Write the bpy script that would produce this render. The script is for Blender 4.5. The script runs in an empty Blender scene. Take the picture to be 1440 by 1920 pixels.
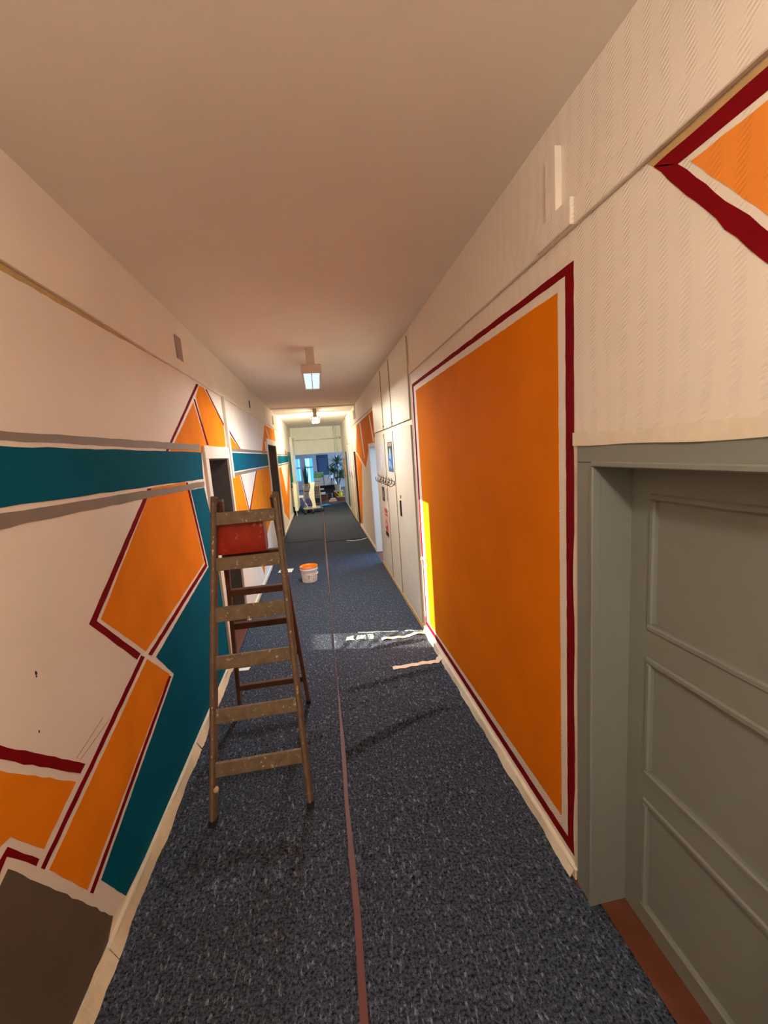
import bpy, bmesh, math, random
from mathutils import Vector, Matrix
random.seed(7)
scene = bpy.context.scene
C = scene.collection

# ------------------------------------------------------------------ camera
F, VX, VY, ROLL = 766.9, 596.8, 855.2, 0.071
CAM_H = 2.1
LW, RW, CEIL, RAIL = -1.107, 1.055, 3.366, 2.9      # left wall, right wall, ceiling, underside of rail
d1 = Vector((VX-720, VY-960, F)).normalized()
_m = -(math.sin(ROLL)*d1.x + math.cos(ROLL)*d1.y)/d1.z
d2 = Vector((math.sin(ROLL), math.cos(ROLL), _m)).normalized()
d3 = d2.cross(d1)
cam_data = bpy.data.cameras.new('camera'); cam = bpy.data.objects.new('camera', cam_data); C.objects.link(cam)
cr = Vector((d3.x, d1.x, -d2.x)); cu = -Vector((d3.y, d1.y, -d2.y)); cf = Vector((d3.z, d1.z, -d2.z))
m = Matrix((cr, cu, -cf)).transposed().to_4x4(); m.translation = (0, 0, CAM_H)
cam.matrix_world = m
cam_data.sensor_fit = 'VERTICAL'; cam_data.sensor_height = 36; cam_data.lens = F/1920*36
cam_data.clip_start = 0.02; cam_data.clip_end = 200
scene.camera = cam

# ------------------------------------------------------------------ world, sun, exposure
w = bpy.data.worlds.new('sky'); scene.world = w; w.use_nodes = True
bg = w.node_tree.nodes['Background']; bg.inputs[0].default_value = (0.30, 0.58, 1.0, 1); bg.inputs[1].default_value = 9.5
sd = bpy.data.lights.new('sun', 'SUN'); sun = bpy.data.objects.new('sun', sd); C.objects.link(sun)
sd.energy = 12; sd.color = (1.0, 0.86, 0.64); sd.angle = math.radians(0.5)
sun.rotation_euler = Vector((1, -0.25, -0.245)).to_track_quat('-Z', 'Y').to_euler()
sun.location = (-8, 7, 5)
vs = scene.view_settings
vs.view_transform = 'Standard'; vs.look = 'None'; vs.gamma = 1; vs.use_curve_mapping = False; vs.exposure = 0.9

# ------------------------------------------------------------------ photo pixel -> place
def ray(x, y):
    r = Vector((x-720, y-960, F)); return Vector((r.dot(d3), r.dot(d1), -r.dot(d2)))
def onx(x, y, X): r = ray(x, y); return r*(X/r.x) + Vector((0, 0, CAM_H))
def ony(x, y, Y): r = ray(x, y); return r*(Y/r.y) + Vector((0, 0, CAM_H))
def onz(x, y, Z): r = ray(x, y); return r*((Z-CAM_H)/r.z) + Vector((0, 0, CAM_H))
def PL(x, y): p = onx(x, y, LW); return (p.y, p.z)
def PR(x, y): p = onx(x, y, RW); return (p.y, p.z)

# ------------------------------------------------------------------ materials
def lin(c):
    return tuple(((v/255)/12.92 if v/255 <= .04045 else ((v/255+.055)/1.055)**2.4) for v in c)
MATS = {}
def mat(name, rgb, rough=.6, metal=0., var=.06, scale=6., bump=0., bscale=60., spec=.4, relief=False, emit=None, estr=0., dirt=None, dscale=3., dthr=.62, coat=0., trans=0.):
    m = bpy.data.materials.new(name); m.use_nodes = True; nt = m.node_tree; b = nt.nodes['Principled BSDF']
    b.inputs['Roughness'].default_value = rough; b.inputs['Metallic'].default_value = metal
    b.inputs['Specular IOR Level'].default_value = spec
    b.inputs['Coat Weight'].default_value = coat
    b.inputs['Transmission Weight'].default_value = trans
    c = lin(rgb)
    geo = nt.nodes.new('ShaderNodeNewGeometry')
    nz = nt.nodes.new('ShaderNodeTexNoise'); nz.inputs['Scale'].default_value = scale; nz.inputs['Detail'].default_value = 4
    nt.links.new(geo.outputs['Position'], nz.inputs['Vector'])
    rp = nt.nodes.new('ShaderNodeValToRGB')
    rp.color_ramp.elements[0].position = .3; rp.color_ramp.elements[1].position = .7
    rp.color_ramp.elements[0].color = tuple(v*(1-var) for v in c)+(1,); rp.color_ramp.elements[1].color = tuple(min(1, v*(1+var)) for v in c)+(1,)
    nt.links.new(nz.outputs['Fac'], rp.inputs['Fac'])
    col = rp.outputs['Color']
    if dirt:
        n2 = nt.nodes.new('ShaderNodeTexNoise'); n2.inputs['Scale'].default_value = dscale; n2.inputs['Detail'].default_value = 6; n2.inputs['Roughness'].default_value = .65
        nt.links.new(geo.outputs['Position'], n2.inputs['Vector'])
        r2 = nt.nodes.new('ShaderNodeValToRGB'); r2.color_ramp.elements[0].position = dthr; r2.color_ramp.elements[1].position = dthr+.06
        nt.links.new(n2.outputs['Fac'], r2.inputs['Fac'])
        mx = nt.nodes.new('ShaderNodeMix'); mx.data_type = 'RGBA'
        nt.links.new(r2.outputs['Color'], mx.inputs[0]); nt.links.new(col, mx.inputs[6]); mx.inputs[7].default_value = lin(dirt)+(1,)
        col = mx.outputs[2]
    nt.links.new(col, b.inputs['Base Color'])
    last = None
    if bump:
        bn = nt.nodes.new('ShaderNodeTexNoise'); bn.inputs['Scale'].default_value = bscale; bn.inputs['Detail'].default_value = 3
        nt.links.new(geo.outputs['Position'], bn.inputs['Vector'])
        bp = nt.nodes.new('ShaderNodeBump'); bp.inputs['Strength'].default_value = bump; bp.inputs['Distance'].default_value = .004
        nt.links.new(bn.outputs['Fac'], bp.inputs['Height']); last = bp
    if relief:      # embossed wallpaper: columns of short diagonal ridges
        sx = nt.nodes.new('ShaderNodeSeparateXYZ'); nt.links.new(geo.outputs['Position'], sx.inputs[0])
        def mth(op, a, b2=None):
            n = nt.nodes.new('ShaderNodeMath'); n.operation = op
            for i, v in enumerate((a, b2)):
                if v is None: continue
                if isinstance(v, (int, float)): n.inputs[i].default_value = v
                else: nt.links.new(v, n.inputs[i])
            return n.outputs[0]
        wob = mth('MULTIPLY', nz.outputs['Fac'], 6.)
        diag = mth('ADD', mth('MULTIPLY', sx.outputs[2], 2*math.pi/.0155), mth('MULTIPLY', sx.outputs[1], 2*math.pi/.03))
        ridge = mth('SINE', mth('ADD', diag, wob))
        colm = mth('MAXIMUM', mth('SINE', mth('ADD', mth('MULTIPLY', sx.outputs[1], 2*math.pi/.078), wob)), 0.)
        hgt = mth('MULTIPLY', ridge, colm)
        bp = nt.nodes.new('ShaderNodeBump'); bp.inputs['Strength'].default_value = .55; bp.inputs['Distance'].default_value = .0022
        nt.links.new(hgt, bp.inputs['Height'])
        if last: nt.links.new(last.outputs[0], bp.inputs['Normal'])
        last = bp
    if last: nt.links.new(last.outputs[0], b.inputs['Normal'])
    if emit:
        b.inputs['Emission Color'].default_value = lin(emit)+(1,); b.inputs['Emission Strength'].default_value = estr
    MATS[name] = m
    return m

mat('white_left', (238, 226, 212), .7, var=.03, scale=2.5, bump=.15, bscale=90)
mat('white_right', (238, 226, 210), .65, var=.03, scale=2.5, bump=.1, bscale=90, relief=True)
mat('white_far', (236, 234, 216), .6, var=.03)
mat('ceiling', (245, 234, 220), .8, var=.03, scale=1.2, bump=.1, bscale=40)
mat('orange', (236, 134, 24), .8, spec=.06, var=.07, scale=3.5, bump=.12, bscale=80)
mat('orange_right', (228, 124, 8), .8, spec=.06, var=.07, scale=2.2, bump=.12, bscale=80)
mat('orange_relief', (240, 146, 60), .8, spec=.06, var=.05, scale=3, relief=True)
mat('red', (126, 12, 20), .8, spec=.06, var=.1, scale=9, bump=.1, bscale=80)
mat('teal', (0, 90, 114), .8, spec=.06, var=.08, scale=4, bump=.1, bscale=80)
mat('stripe_grey', (134, 120, 106), .6, var=.06)
mat('brown_grey', (98, 84, 70), .6, var=.06)
mat('old_paint', (196, 164, 110), .7, var=.1, scale=14)
mat('door_grey', (132, 136, 128), .45, var=.03, scale=3, bump=.05, bscale=120)
mat('door_dark', (92, 86, 80), .55, var=.04)
mat('casing_white', (226, 216, 200), .5, var=.05, dirt=(170, 160, 145), dscale=9, dthr=.66)
mat('jamb_white', (222, 218, 210), .5, var=.03)
mat('cream_cupboard', (232, 224, 202), .28, var=.04, scale=3, bump=.25, bscale=14, spec=.5)
mat('cream_gap', (120, 108, 88), .7)
mat('strip_brown', (150, 130, 102), .6)
mat('shade_cream', (190, 176, 150), .6)
mat('wood_trim', (206, 176, 120), .5, var=.1)
mat('tape', (226, 210, 178), .55, var=.06, scale=20, bump=.35, bscale=70)
mat('tape_pale', (232, 220, 196), .55, var=.05, scale=20, bump=.3, bscale=70)
mat('lino', (112, 64, 56), .55, var=.08, scale=10)
mat('lino_brown', (106, 60, 42), .5, var=.12, scale=8)
mat('ladder_wood', (106, 82, 62), .6, var=.28, scale=14, bump=.3, bscale=60, dirt=(190, 168, 140), dscale=30, dthr=.655)
mat('ladder_step', (122, 104, 80), .65, var=.2, scale=18, bump=.35, bscale=70, dirt=(206, 190, 164), dscale=30, dthr=.60)
mat('ladder_rear', (96, 62, 40), .6, var=.2, scale=14, bump=.25, bscale=60)
mat('ladder_foot', (28, 26, 26), .7)
mat('iron', (86, 78, 70), .45, metal=.8)
mat('box_red', (164, 44, 18), .35, var=.22, scale=9, dirt=(206, 128, 104), dscale=13, dthr=.60)
mat('bucket_white', (236, 220, 210), .45, var=.03, dirt=(214, 190, 176), dscale=14, dthr=.66)
mat('paint_wet', (255, 136, 10), .25, var=.05, scale=12)
mat('wire', (150, 146, 140), .35, metal=.8)
mat('mark_brown', (120, 66, 56), .6)
mat('mark_grey', (160, 140, 130), .6)
mat('paper', (240, 240, 232), .7)
mat('black', (24, 24, 28), .5)
mat('fixture', (214, 192, 172), .45, var=.02)
mat('tube_cool', (190, 225, 240), .4, emit=(178, 226, 250), estr=.95)
mat('tube_warm', (240, 210, 170), .4, emit=(255, 214, 160), estr=4)
mat('tube_bright', (250, 248, 235), .4, emit=(255, 250, 225), estr=5)
mat('enamel', (232, 228, 200), .35, var=.03)
mat('chrome', (190, 190, 190), .25, metal=.9)
mat('cloth', (236, 228, 206), .8, var=.05, bump=.3, bscale=50)
mat('glove_blue', (70, 170, 235), .5, var=.06)
mat('far_wall', (172, 156, 150), .7, var=.04)
mat('far_floor', (70, 50, 44), .5)
mat('slate_door', (58, 74, 98), .5, var=.04)
mat('frame_dark', (40, 46, 62), .5)
mat('window_frame', (178, 172, 170), .5)
mat('leaf', (62, 104, 66), .5, var=.3, scale=8)
mat('leaf_dark', (26, 50, 40), .5, var=.3, scale=8)
mat('stem', (90, 74, 52), .7)
mat('can_yellow', (222, 222, 50), .4)
mat('crate_green', (96, 168, 78), .45)
mat('crate_lid', (168, 208, 178), .4)
mat('box_white', (220, 222, 232), .55)
mat('stand_brown', (104, 56, 40), .5)
mat('pot_grey', (176, 168, 150), .6)
mat('board_orange', (226, 160, 60), .6)
mat('green_wall', (18, 92, 80), .5)
mat('print_blue', (50, 104, 168), .5)
mat('print_dark', (50, 62, 66), .5)
mat('print_sky', (168, 190, 205), .5)
mat('print_red', (190, 52, 48), .5)
mat('print_pink', (226, 186, 172), .5)
mat('patch_pale', (222, 228, 232), .5)
mat('facade_blue', (20, 74, 124), .6)
mat('facade_pale', (92, 116, 126), .6)
mat('rope_white', (236, 234, 224), .6)

def glass_mat():
    m = bpy.data.materials.new('glass'); m.use_nodes = True; nt = m.node_tree
    nt.nodes.remove(nt.nodes['Principled BSDF'])
    t = nt.nodes.new('ShaderNodeBsdfTransparent'); t.inputs[0].default_value = (.93, .97, 1, 1)
    g = nt.nodes.new('ShaderNodeBsdfGlossy'); g.inputs['Roughness'].default_value = .03
    fr = nt.nodes.new('ShaderNodeFresnel'); mx = nt.nodes.new('ShaderNodeMixShader')
    nt.links.new(fr.outputs[0], mx.inputs[0]); nt.links.new(t.outputs[0], mx.inputs[1]); nt.links.new(g.outputs[0], mx.inputs[2])
    nt.links.new(mx.outputs[0], nt.nodes['Material Output'].inputs[0])
    MATS['glass'] = m
glass_mat()

def felt_mat():
    m = bpy.data.materials.new('felt'); m.use_nodes = True; nt = m.node_tree; b = nt.nodes['Principled BSDF']
    b.inputs['Roughness'].default_value = .95; b.inputs['Specular IOR Level'].default_value = .1
    geo = nt.nodes.new('ShaderNodeNewGeometry')
    def noise(scale, detail, rough=.6, stretch=None):
        n = nt.nodes.new('ShaderNodeTexNoise'); n.inputs['Scale'].default_value = scale; n.inputs['Detail'].default_value = detail; n.inputs['Roughness'].default_value = rough
        if stretch:
            mp = nt.nodes.new('ShaderNodeMapping'); mp.inputs['Scale'].default_value = stretch; mp.inputs['Rotation'].default_value = (0, 0, .35)
            nt.links.new(geo.outputs['Position'], mp.inputs[0]); nt.links.new(mp.outputs[0], n.inputs['Vector'])
        else: nt.links.new(geo.outputs['Position'], n.inputs['Vector'])
        return n
    def ramp(src, p0, p1, c0, c1):
        r = nt.nodes.new('ShaderNodeValToRGB'); r.color_ramp.elements[0].position = p0; r.color_ramp.elements[1].position = p1
        r.color_ramp.elements[0].color = c0; r.color_ramp.elements[1].color = c1; nt.links.new(src, r.inputs[0]); return r.outputs[0]
    k = lambda *c: lin(c)+(1,)
    base = ramp(noise(75, 4, .75).outputs['Fac'], .38, .62, k(15, 18, 24), k(82, 91, 106))
    def over(bot, fac, colr):
        mx = nt.nodes.new('ShaderNodeMix'); mx.data_type = 'RGBA'; nt.links.new(fac, mx.inputs[0]); nt.links.new(bot, mx.inputs[6]); mx.inputs[7].default_value = colr; return mx.outputs[2]
    W, K = (1, 1, 1, 1), (0, 0, 0, 1)
    col = over(base, ramp(noise(60, 4, .75, (1, .4, 1)).outputs['Fac'], .56, .66, K, W), k(128, 138, 154))
    col = over(col, ramp(noise(95, 2, .7, (.4, 1, 1)).outputs['Fac'], .64, .70, K, W), k(60, 84, 116))
    col = over(col, ramp(noise(55, 2, .6).outputs['Fac'], .68, .72, K, W), k(108, 78, 80))
    nt.links.new(col, b.inputs['Base Color'])
    bp = nt.nodes.new('ShaderNodeBump'); bp.inputs['Strength'].default_value = .6; bp.inputs['Distance'].default_value = .004
    nt.links.new(noise(160, 3).outputs['Fac'], bp.inputs['Height']); nt.links.new(bp.outputs[0], b.inputs['Normal'])
    MATS['felt'] = m
felt_mat()

# ------------------------------------------------------------------ mesh helpers
class MB:
    def __init__(s): s.v = []; s.f = []
    def add(s, vs_, fs_):
        o = len(s.v); s.v += [Vector(p) for p in vs_]; s.f += [tuple(i+o for i in f) for f in fs_]; return s
    def box(s, x0, x1, y0, y1, z0, z1):
        v = [(x, y, z) for z in (z0, z1) for y in (y0, y1) for x in (x0, x1)]
        return s.add(v, [(0, 2, 3, 1), (4, 5, 7, 6), (0, 1, 5, 4), (2, 6, 7, 3), (0, 4, 6, 2), (1, 3, 7, 5)])
    def beam(s, p0, p1, wx, wy, side=(1, 0, 0)):           # rectangular bar from p0 to p1
        p0, p1 = Vector(p0), Vector(p1); d = (p1-p0).normalized(); a = Vector(side); a = (a-d*a.dot(d)).normalized(); b = d.cross(a)
        v = []
        for p in (p0, p1):
            for sa, sb in ((-1, -1), (1, -1), (1, 1), (-1, 1)): v.append(p+a*sa*wx/2+b*sb*wy/2)
        return s.add(v, [(3, 2, 1, 0), (4, 5, 6, 7), (0, 1, 5, 4), (1, 2, 6, 5), (2, 3, 7, 6), (3, 0, 4, 7)])
    def tube(s, pts, r, n=8, cap=True):
        pts = [Vector(p) for p in pts]; rings = []
        for i, p in enumerate(pts):
            d = (pts[min(i+1, len(pts)-1)]-pts[max(i-1, 0)]).normalized()
            a = Vector((0, 0, 1)) if abs(d.z) < .9 else Vector((1, 0, 0)); a = (a-d*a.dot(d)).normalized(); b = d.cross(a)
            rr = r[i] if isinstance(r, (list, tuple)) else r
            rings.append([p+(a*math.cos(2*math.pi*k/n)+b*math.sin(2*math.pi*k/n))*rr for k in range(n)])
        v = [q for R_ in rings for q in R_]; f = []
        for i in range(len(rings)-1):
            for k in range(n): f.append((i*n+k, i*n+(k+1) % n, (i+1)*n+(k+1) % n, (i+1)*n+k))
        if cap: f.append(tuple(range(n-1, -1, -1))); f.append(tuple((len(rings)-1)*n+k for k in range(n)))
        return s.add(v, f)
    def lathe(s, c, prof, n=32, sx=1, sy=1):
        c = Vector(c); v = []; f = []
        for r, z in prof:
            for k in range(n): v.append(c+Vector((r*sx*math.cos(2*math.pi*k/n), r*sy*math.sin(2*math.pi*k/n), z)))
        for i in range(len(prof)-1):
            for k in range(n): f.append((i*n+k, i*n+(k+1) % n, (i+1)*n+(k+1) % n, (i+1)*n+k))
        return s.add(v, f)
    def poly(s, pts, off):                                # flat polygon with thickness off (vector)
        pts = [Vector(p) for p in pts]; off = Vector(off); n = len(pts)
        f = [tuple(range(n)), tuple(range(2*n-1, n-1, -1))]+[(i, i+n, (i+1) % n+n, (i+1) % n) for i in range(n)]
        return s.add(pts+[p+off for p in pts], f)
    def ribbon(s, pts, width_dir, hw, th):                # strip following pts
        pts = [Vector(p) for p in pts]; v = []; f = []
        for i, p in enumerate(pts):
            wd = Vector(width_dir[i] if isinstance(width_dir, list) else width_dir); h_ = hw[i] if isinstance(hw, list) else hw
            d = (pts[min(i+1, len(pts)-1)]-pts[max(i-1, 0)]).normalized(); nn = d.cross(wd).normalized()
            v += [p-wd*h_, p+wd*h_, p+wd*h_+nn*th, p-wd*h_+nn*th]
        for i in range(len(pts)-1):
            for k in range(4): f.append((i*4+k, i*4+(k+1) % 4, (i+1)*4+(k+1) % 4, (i+1)*4+k))
        f += [(3, 2, 1, 0), tuple((len(pts)-1)*4+k for k in range(4))]
        return s.add(v, f)
    def build(s, name, material, parent=None, bevel=0, smooth=False, label=None):
        me = bpy.data.meshes.new(name); base = parent.matrix_world.translation if parent else Vector((0, 0, 0))
        if parent:
            q = parent; base = Vector((0, 0, 0))
            while q: base = base+q.location; q = q.parent
        bm = bmesh.new(); vv = [bm.verts.new(p-base) for p in s.v]
        for f in s.f:
            try: bm.faces.new([vv[i] for i in f])
            except ValueError: pass
        bmesh.ops.recalc_face_normals(bm, faces=bm.faces)
        if bevel: bmesh.ops.bevel(bm, geom=bm.edges[:], offset=bevel, segments=1, affect='EDGES', clamp_overlap=True)
        if smooth:
            for f in bm.faces: f.smooth = True
        bm.to_mesh(me); bm.free()
        me.materials.append(MATS[material])
        o = bpy.data.objects.new(name, me); C.objects.link(o); o.parent = parent
        if label: o['label'] = label
        return o
def tag(o, label, cat, group=None, kind=None):
    o['label'] = label; o['category'] = cat
    if group: o['group'] = group
    if kind: o['kind'] = kind
    return o
def empty(name, loc=(0, 0, 0)):
    o = bpy.data.objects.new(name, None); C.objects.link(o); o.location = loc; o.empty_display_size = .1; return o
def struct(o, label=None, cat=None):
    o['kind'] = 'structure'
    if label: o['label'] = label
    if cat: o['category'] = cat
    return o
def B(*a): return MB().box(*a)

# ------------------------------------------------------------------ the setting
Y0, Y1 = -3.6, 18.4           # corridor from behind the camera to the end opening
TH = .25
FZ = -.006                    # linoleum under the felt
fl = MB().box(-4.4, 4.7, Y0-.2, 28, FZ-.12, FZ).build('floor', 'lino'); struct(fl, 'red brown linoleum floor under the felt runners', 'floor')
ce = MB().box(LW-TH, RW+TH, Y0-.2, Y1, CEIL, CEIL+.15).build('ceiling', 'ceiling'); struct(ce, 'plain off-white corridor ceiling', 'ceiling')

def wall_with_openings(name, x0, x1, openings, material, label):
    b = MB(); y = Y0
    for (a, c, top) in sorted(openings):
        b.box(x0, x1, y, a, FZ, CEIL)
        if top < CEIL-.01: b.box(x0, x1, a, c, top, CEIL)
        y = c
    b.box(x0, x1, y, Y1, FZ, CEIL)
    return struct(b.build(name, material), label, 'wall')
# openings: (from, to, height)
DA = (4.36, 5.30, 2.15); DB = (9.50, 11.33, 2.44); DC = (15.75, 16.75, 2.2)
DR = (.50, 1.44, 2.0); DE = (7.60, 8.46, 2.2); DF = (11.75, 12.45, 2.16)
CAB = (4.45, 7.50)
wl = wall_with_openings('wall_left', LW-TH, LW, [DA, DB, DC], 'white_left', 'white left corridor wall with painted geometric mural')
wr = wall_with_openings('wall_right', RW, RW+TH, [DR, (CAB[0], CAB[1], 9), DE, DF], 'white_right', 'white right corridor wall with embossed paper and orange mural')
struct(MB().box(LW-TH, RW+TH, Y0-.2, Y0, FZ, CEIL).build('wall_rear', 'white_left'), 'plain white end wall', 'wall')
# end bulkhead over the opening
bk = MB().box(LW-TH, RW+TH, Y1, Y1+.22, 2.215, CEIL+.15)
bk.box(LW-TH, LW+.1, Y1, Y1+.22, FZ, 2.215)
struct(bk.build('wall_end', 'white_far'), 'cream bulkhead above the opening at the corridor end', 'wall')

# rooms beside the corridor
def side_room(name, x0, x1, y0, y1, win, far_x, z1=3.3):
    t = .12
    b = MB(); b.box(min(x0, x1), max(x0, x1), y0-t, y0, FZ, z1); b.box(min(x0, x1), max(x0, x1), y1, y1+t, FZ, z1)
    b.box(min(x0, x1), max(x0, x1), y0-t, y1+t, z1, z1+.1)
    wy0, wy1, wz0, wz1 = win; xa, xb = (far_x-t, far_x) if far_x < 0 else (far_x, far_x+t)
    b.box(xa, xb, y0-t, wy0, FZ, z1); b.box(xa, xb, wy1, y1+t, FZ, z1)
    b.box(xa, xb, wy0, wy1, FZ, wz0); b.box(xa, xb, wy0, wy1, wz1, z1)
    return struct(b.build(name, 'jamb_white'), 'white walls of a side room with a window', 'wall')
side_room('wall_side_left', -4.2, LW-TH, 3.3, 6.6, (5.315, 5.74, .97, 2.92), -4.2)
side_room('wall_side_right', RW+TH, 4.5, 7.56, 11.2, (7.9, 10.9, .8, 2.9), 4.5)

# picture rails (proud strips) and ceiling strip
def rail(name, side, ya, yb):
    X = LW if side < 0 else RW
    b = MB(); s_ = -side
    xs = sorted((X, X+s_*.02)); b.box(xs[0], xs[1], ya, yb, RAIL, RAIL+.095)
    return b
struct(rail('r', -1, Y0, 14.9).build('trim_1', 'white_left', bevel=.003), 'white picture rail strip along the left wall', 'trim')
r2 = rail('r', 1, Y0, CAB[0]); r2b = rail('r', 1, CAB[1], 12.5)
struct(r2.build('trim_2', 'white_right', bevel=.003), 'white picture rail strip along the near right wall', 'trim')
struct(r2b.build('trim_3', 'white_right', bevel=.003), 'white picture rail strip beyond the built-in cupboard', 'trim')
cb = MB().box(LW, RW, 10.93, 10.99, CEIL-.025, CEIL); cb.box(RW-.025, RW, 10.93, 10.99, RAIL+.095, CEIL-.025)
struct(cb.build('trim_4', 'ceiling', bevel=.003), 'narrow strip crossing the ceiling halfway along', 'trim')

# baseboards
def base(name, side, ya, yb, h_=.06, d_=.022, m_='tape_pale'):
    X = LW if side < 0 else RW; xs = sorted((X, X-side*d_))
    return struct(MB().box(xs[0], xs[1], ya, yb, FZ, h_).build(name, m_, bevel=.004), 'cream baseboard at the foot of the wall', 'baseboard')
base('baseboard_left_near', -1, Y0, DA[0]-.1); base('baseboard_left_mid', -1, DA[1]+.12, DB[0]-.1); base('baseboard_left_far', -1, DB[1]+.1, DC[0]-.1)
base('baseboard_right_near', 1, DR[1]+.105, CAB[0], .052); base('baseboard_right_mid', 1, DE[1]+.02, DF[0], .06); base('baseboard_right_far', 1, 15.4, Y1, .06)

# ------------------------------------------------------------------ mural paint (flat coats on the walls)
def edge_jitter(pts, step, amp):
    out = []
    n = len(pts)
    for i in range(n):
        a = Vector(pts[i]); b_ = Vector(pts[(i+1) % n]); L_ = (b_-a).length; k = max(1, min(60, int(L_/step)))
        nn = Vector((-(b_-a).y, (b_-a).x)).normalized() if L_ > 1e-6 else Vector((0, 0))
        for j in range(k):
            p = a.lerp(b_, j/k)
            if j: p = p+nn*random.uniform(-amp, amp)
            out.append(p)
    return out
def paint(side, pts, m_, lev=1, amp=.0016, name='painted_shape'):
    wall, X, s_ = (wl, LW, 1) if side < 0 else (wr, RW, -1)
    q = edge_jitter(pts, .045, amp)
    return MB().poly([(X-s_*.002, p[0], p[1]) for p in q], (s_*(.002+.0009*lev), 0, 0)).build(name, m_, wall)
def ext(a, b_, Y):            # extend the line b->a to wall position Y
    t = (Y-a[0])/(b_[0]-a[0]); return (Y, a[1]+(b_[1]-a[1])*t)
def band(a0, a1, b0, b1, Ya):   # a band whose left end runs on past the picture
    a0, a1, b0, b1 = PL(*a0), PL(*a1), PL(*b0), PL(*b1)
    return [ext(a0, a1, Ya), a1, b1, ext(b0, b1, Ya)]

# -- left wall up to the first doorway
paint(-1, band((0, 807.3), (374, 834), (0, 825.4), (374, 845), -1.5), 'stripe_grey', 4, .003)
paint(-1, band((0, 836.5), (377, 848), (0, 951.4), (381, 898), -1.5), 'teal', 3, .0025)
paint(-1, band((0, 964), (382, 902.7), (0, 991), (383, 912.3), -1.5), 'stripe_grey', 4, .003)
paint(-1, [PL(325.3, 833.5), PL(362.3, 754), PL(387.5, 836), PL(388, 848.5), PL(317.4, 848.5)], 'orange', 1)
paint(-1, [PL(366.8, 744), PL(373.1, 722.4), PL(382.2, 727.3), PL(419.2, 798.3), PL(423.5, 838), PL(390.8, 838)], 'orange', 1)
paint(-1, [PL(367.7, 719.5), PL(371.9, 721), PL(314.4, 848), PL(310, 848)], 'red', 2)
paint(-1, [PL(362.8, 748.3), PL(365.3, 748.3), PL(391.2, 835), PL(387.6, 835)], 'red', 2)
paint(-1, [PL(384.7, 729.7), PL(387.2, 730.2), PL(419.5, 795), PL(419.3, 799)], 'red', 2)
def c7(x, y): return PL(x/3.4286, 700+y/3.4286)
def c8(x, y): return PL(x/2.667, 1200+y/2.667)
paint(-1, [c7(978, 735), c7(1192, 700), c7(1206, 755), c7(1312, 1218), c7(938, 1788), c7(648, 1580)], 'orange', 1)
paint(-1, [c7(948, 742), c7(974, 738), c7(620, 1592), c7(903, 1803), c7(880, 1840), c7(572, 1612)], 'red', 2)
paint(-1, [c7(1195, 702), c7(1206, 700), c7(1220, 752), c7(1332, 1238), c7(975, 1815), c7(953, 1806), c7(1318, 1225), c7(1207, 752)], 'red', 2)
paint(-1, [PL(357.6, 919), PL(382.7, 914), (4.24, 1.6), (4.24, .02), PL(365, 1397), PL(300, 1548), PL(236, 1680), PL(189.3, 1650), PL(326, 1263.7), PL(292.5, 1231.9), PL(391, 1062.5)], 'teal', 1)
paint(-1, [c8(735, 95), c8(848, 170), c8(437, 1250), c8(245, 1150)], 'orange', 1)
paint(-1, [c8(705, 78), c8(723, 85), c8(222, 1148), c8(204, 1140)], 'red', 2, .0025)
paint(-1, [c8(845, 178), c8(856, 182), c8(465, 1268), c8(450, 1263)], 'red', 2)
paint(-1, band((0, 1398.7), (159.4, 1432.5), (0, 1425), (150, 1450.5), .3), 'red', 2, .003)
a_, b_ = PL(0, 1446), PL(142.5, 1466)
c_, d_ = PL(82.5, 1592), PL(20, 1569)
paint(-1, [ext(a_, b_, .3), b_, c_, d_, PL(0, 1588), (.3, PL(0, 1588)[1]-.25)], 'orange', 1, .003)
paint(-1, [PL(14, 1588), PL(73, 1610.6), PL(67.5, 1624), PL(12, 1606), PL(0, 1635), (.9, .25), (.86, .28), PL(0, 1612)], 'red', 2, .003)
paint(-1, [PL(15, 1629), PL(211.8, 1717.5), (1.62, .0), (.3, .0), (.3, .10), PL(0, 1661)], 'brown_grey', 1, .004)
for (px, py, r_) in ((67, 1262, .006), (73, 1372, .004), (68, 1268, .003)):
    y_, z_ = PL(px, py)
    paint(-1, [(y_+r_*math.cos(t)*random.uniform(.5, 1.2), z_+r_*1.4*math.sin(t)*random.uniform(.6, 1.2)) for t in [i*math.pi/4 for i in range(8)]], 'black', 2, 0, 'nail_mark')
for (a, b_) in (((205, 1348), (150, 1425)), ((193, 1345), (143, 1422))):
    p, q = PL(*a), PL(*b_)
    paint(-1, [p, (p[0]+.003, p[1]), (q[0]+.003, q[1]), q], 'mark_brown', 2, 0, 'pencil_mark')
oz = RAIL-.002
paint(-1, [(-1.5, oz), (3.6, oz), (3.0, oz-.010), (2.4, oz-.022), (1.6, oz-.03), (-1.5, oz-.03)], 'old_paint', 1, .003, 'unpainted_edge')
paint(1, [(-1.5, oz), (1.22, oz), (1.19, oz-.026), (-1.5, oz-.026)], 'old_paint', 1, .002, 'unpainted_edge')
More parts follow.
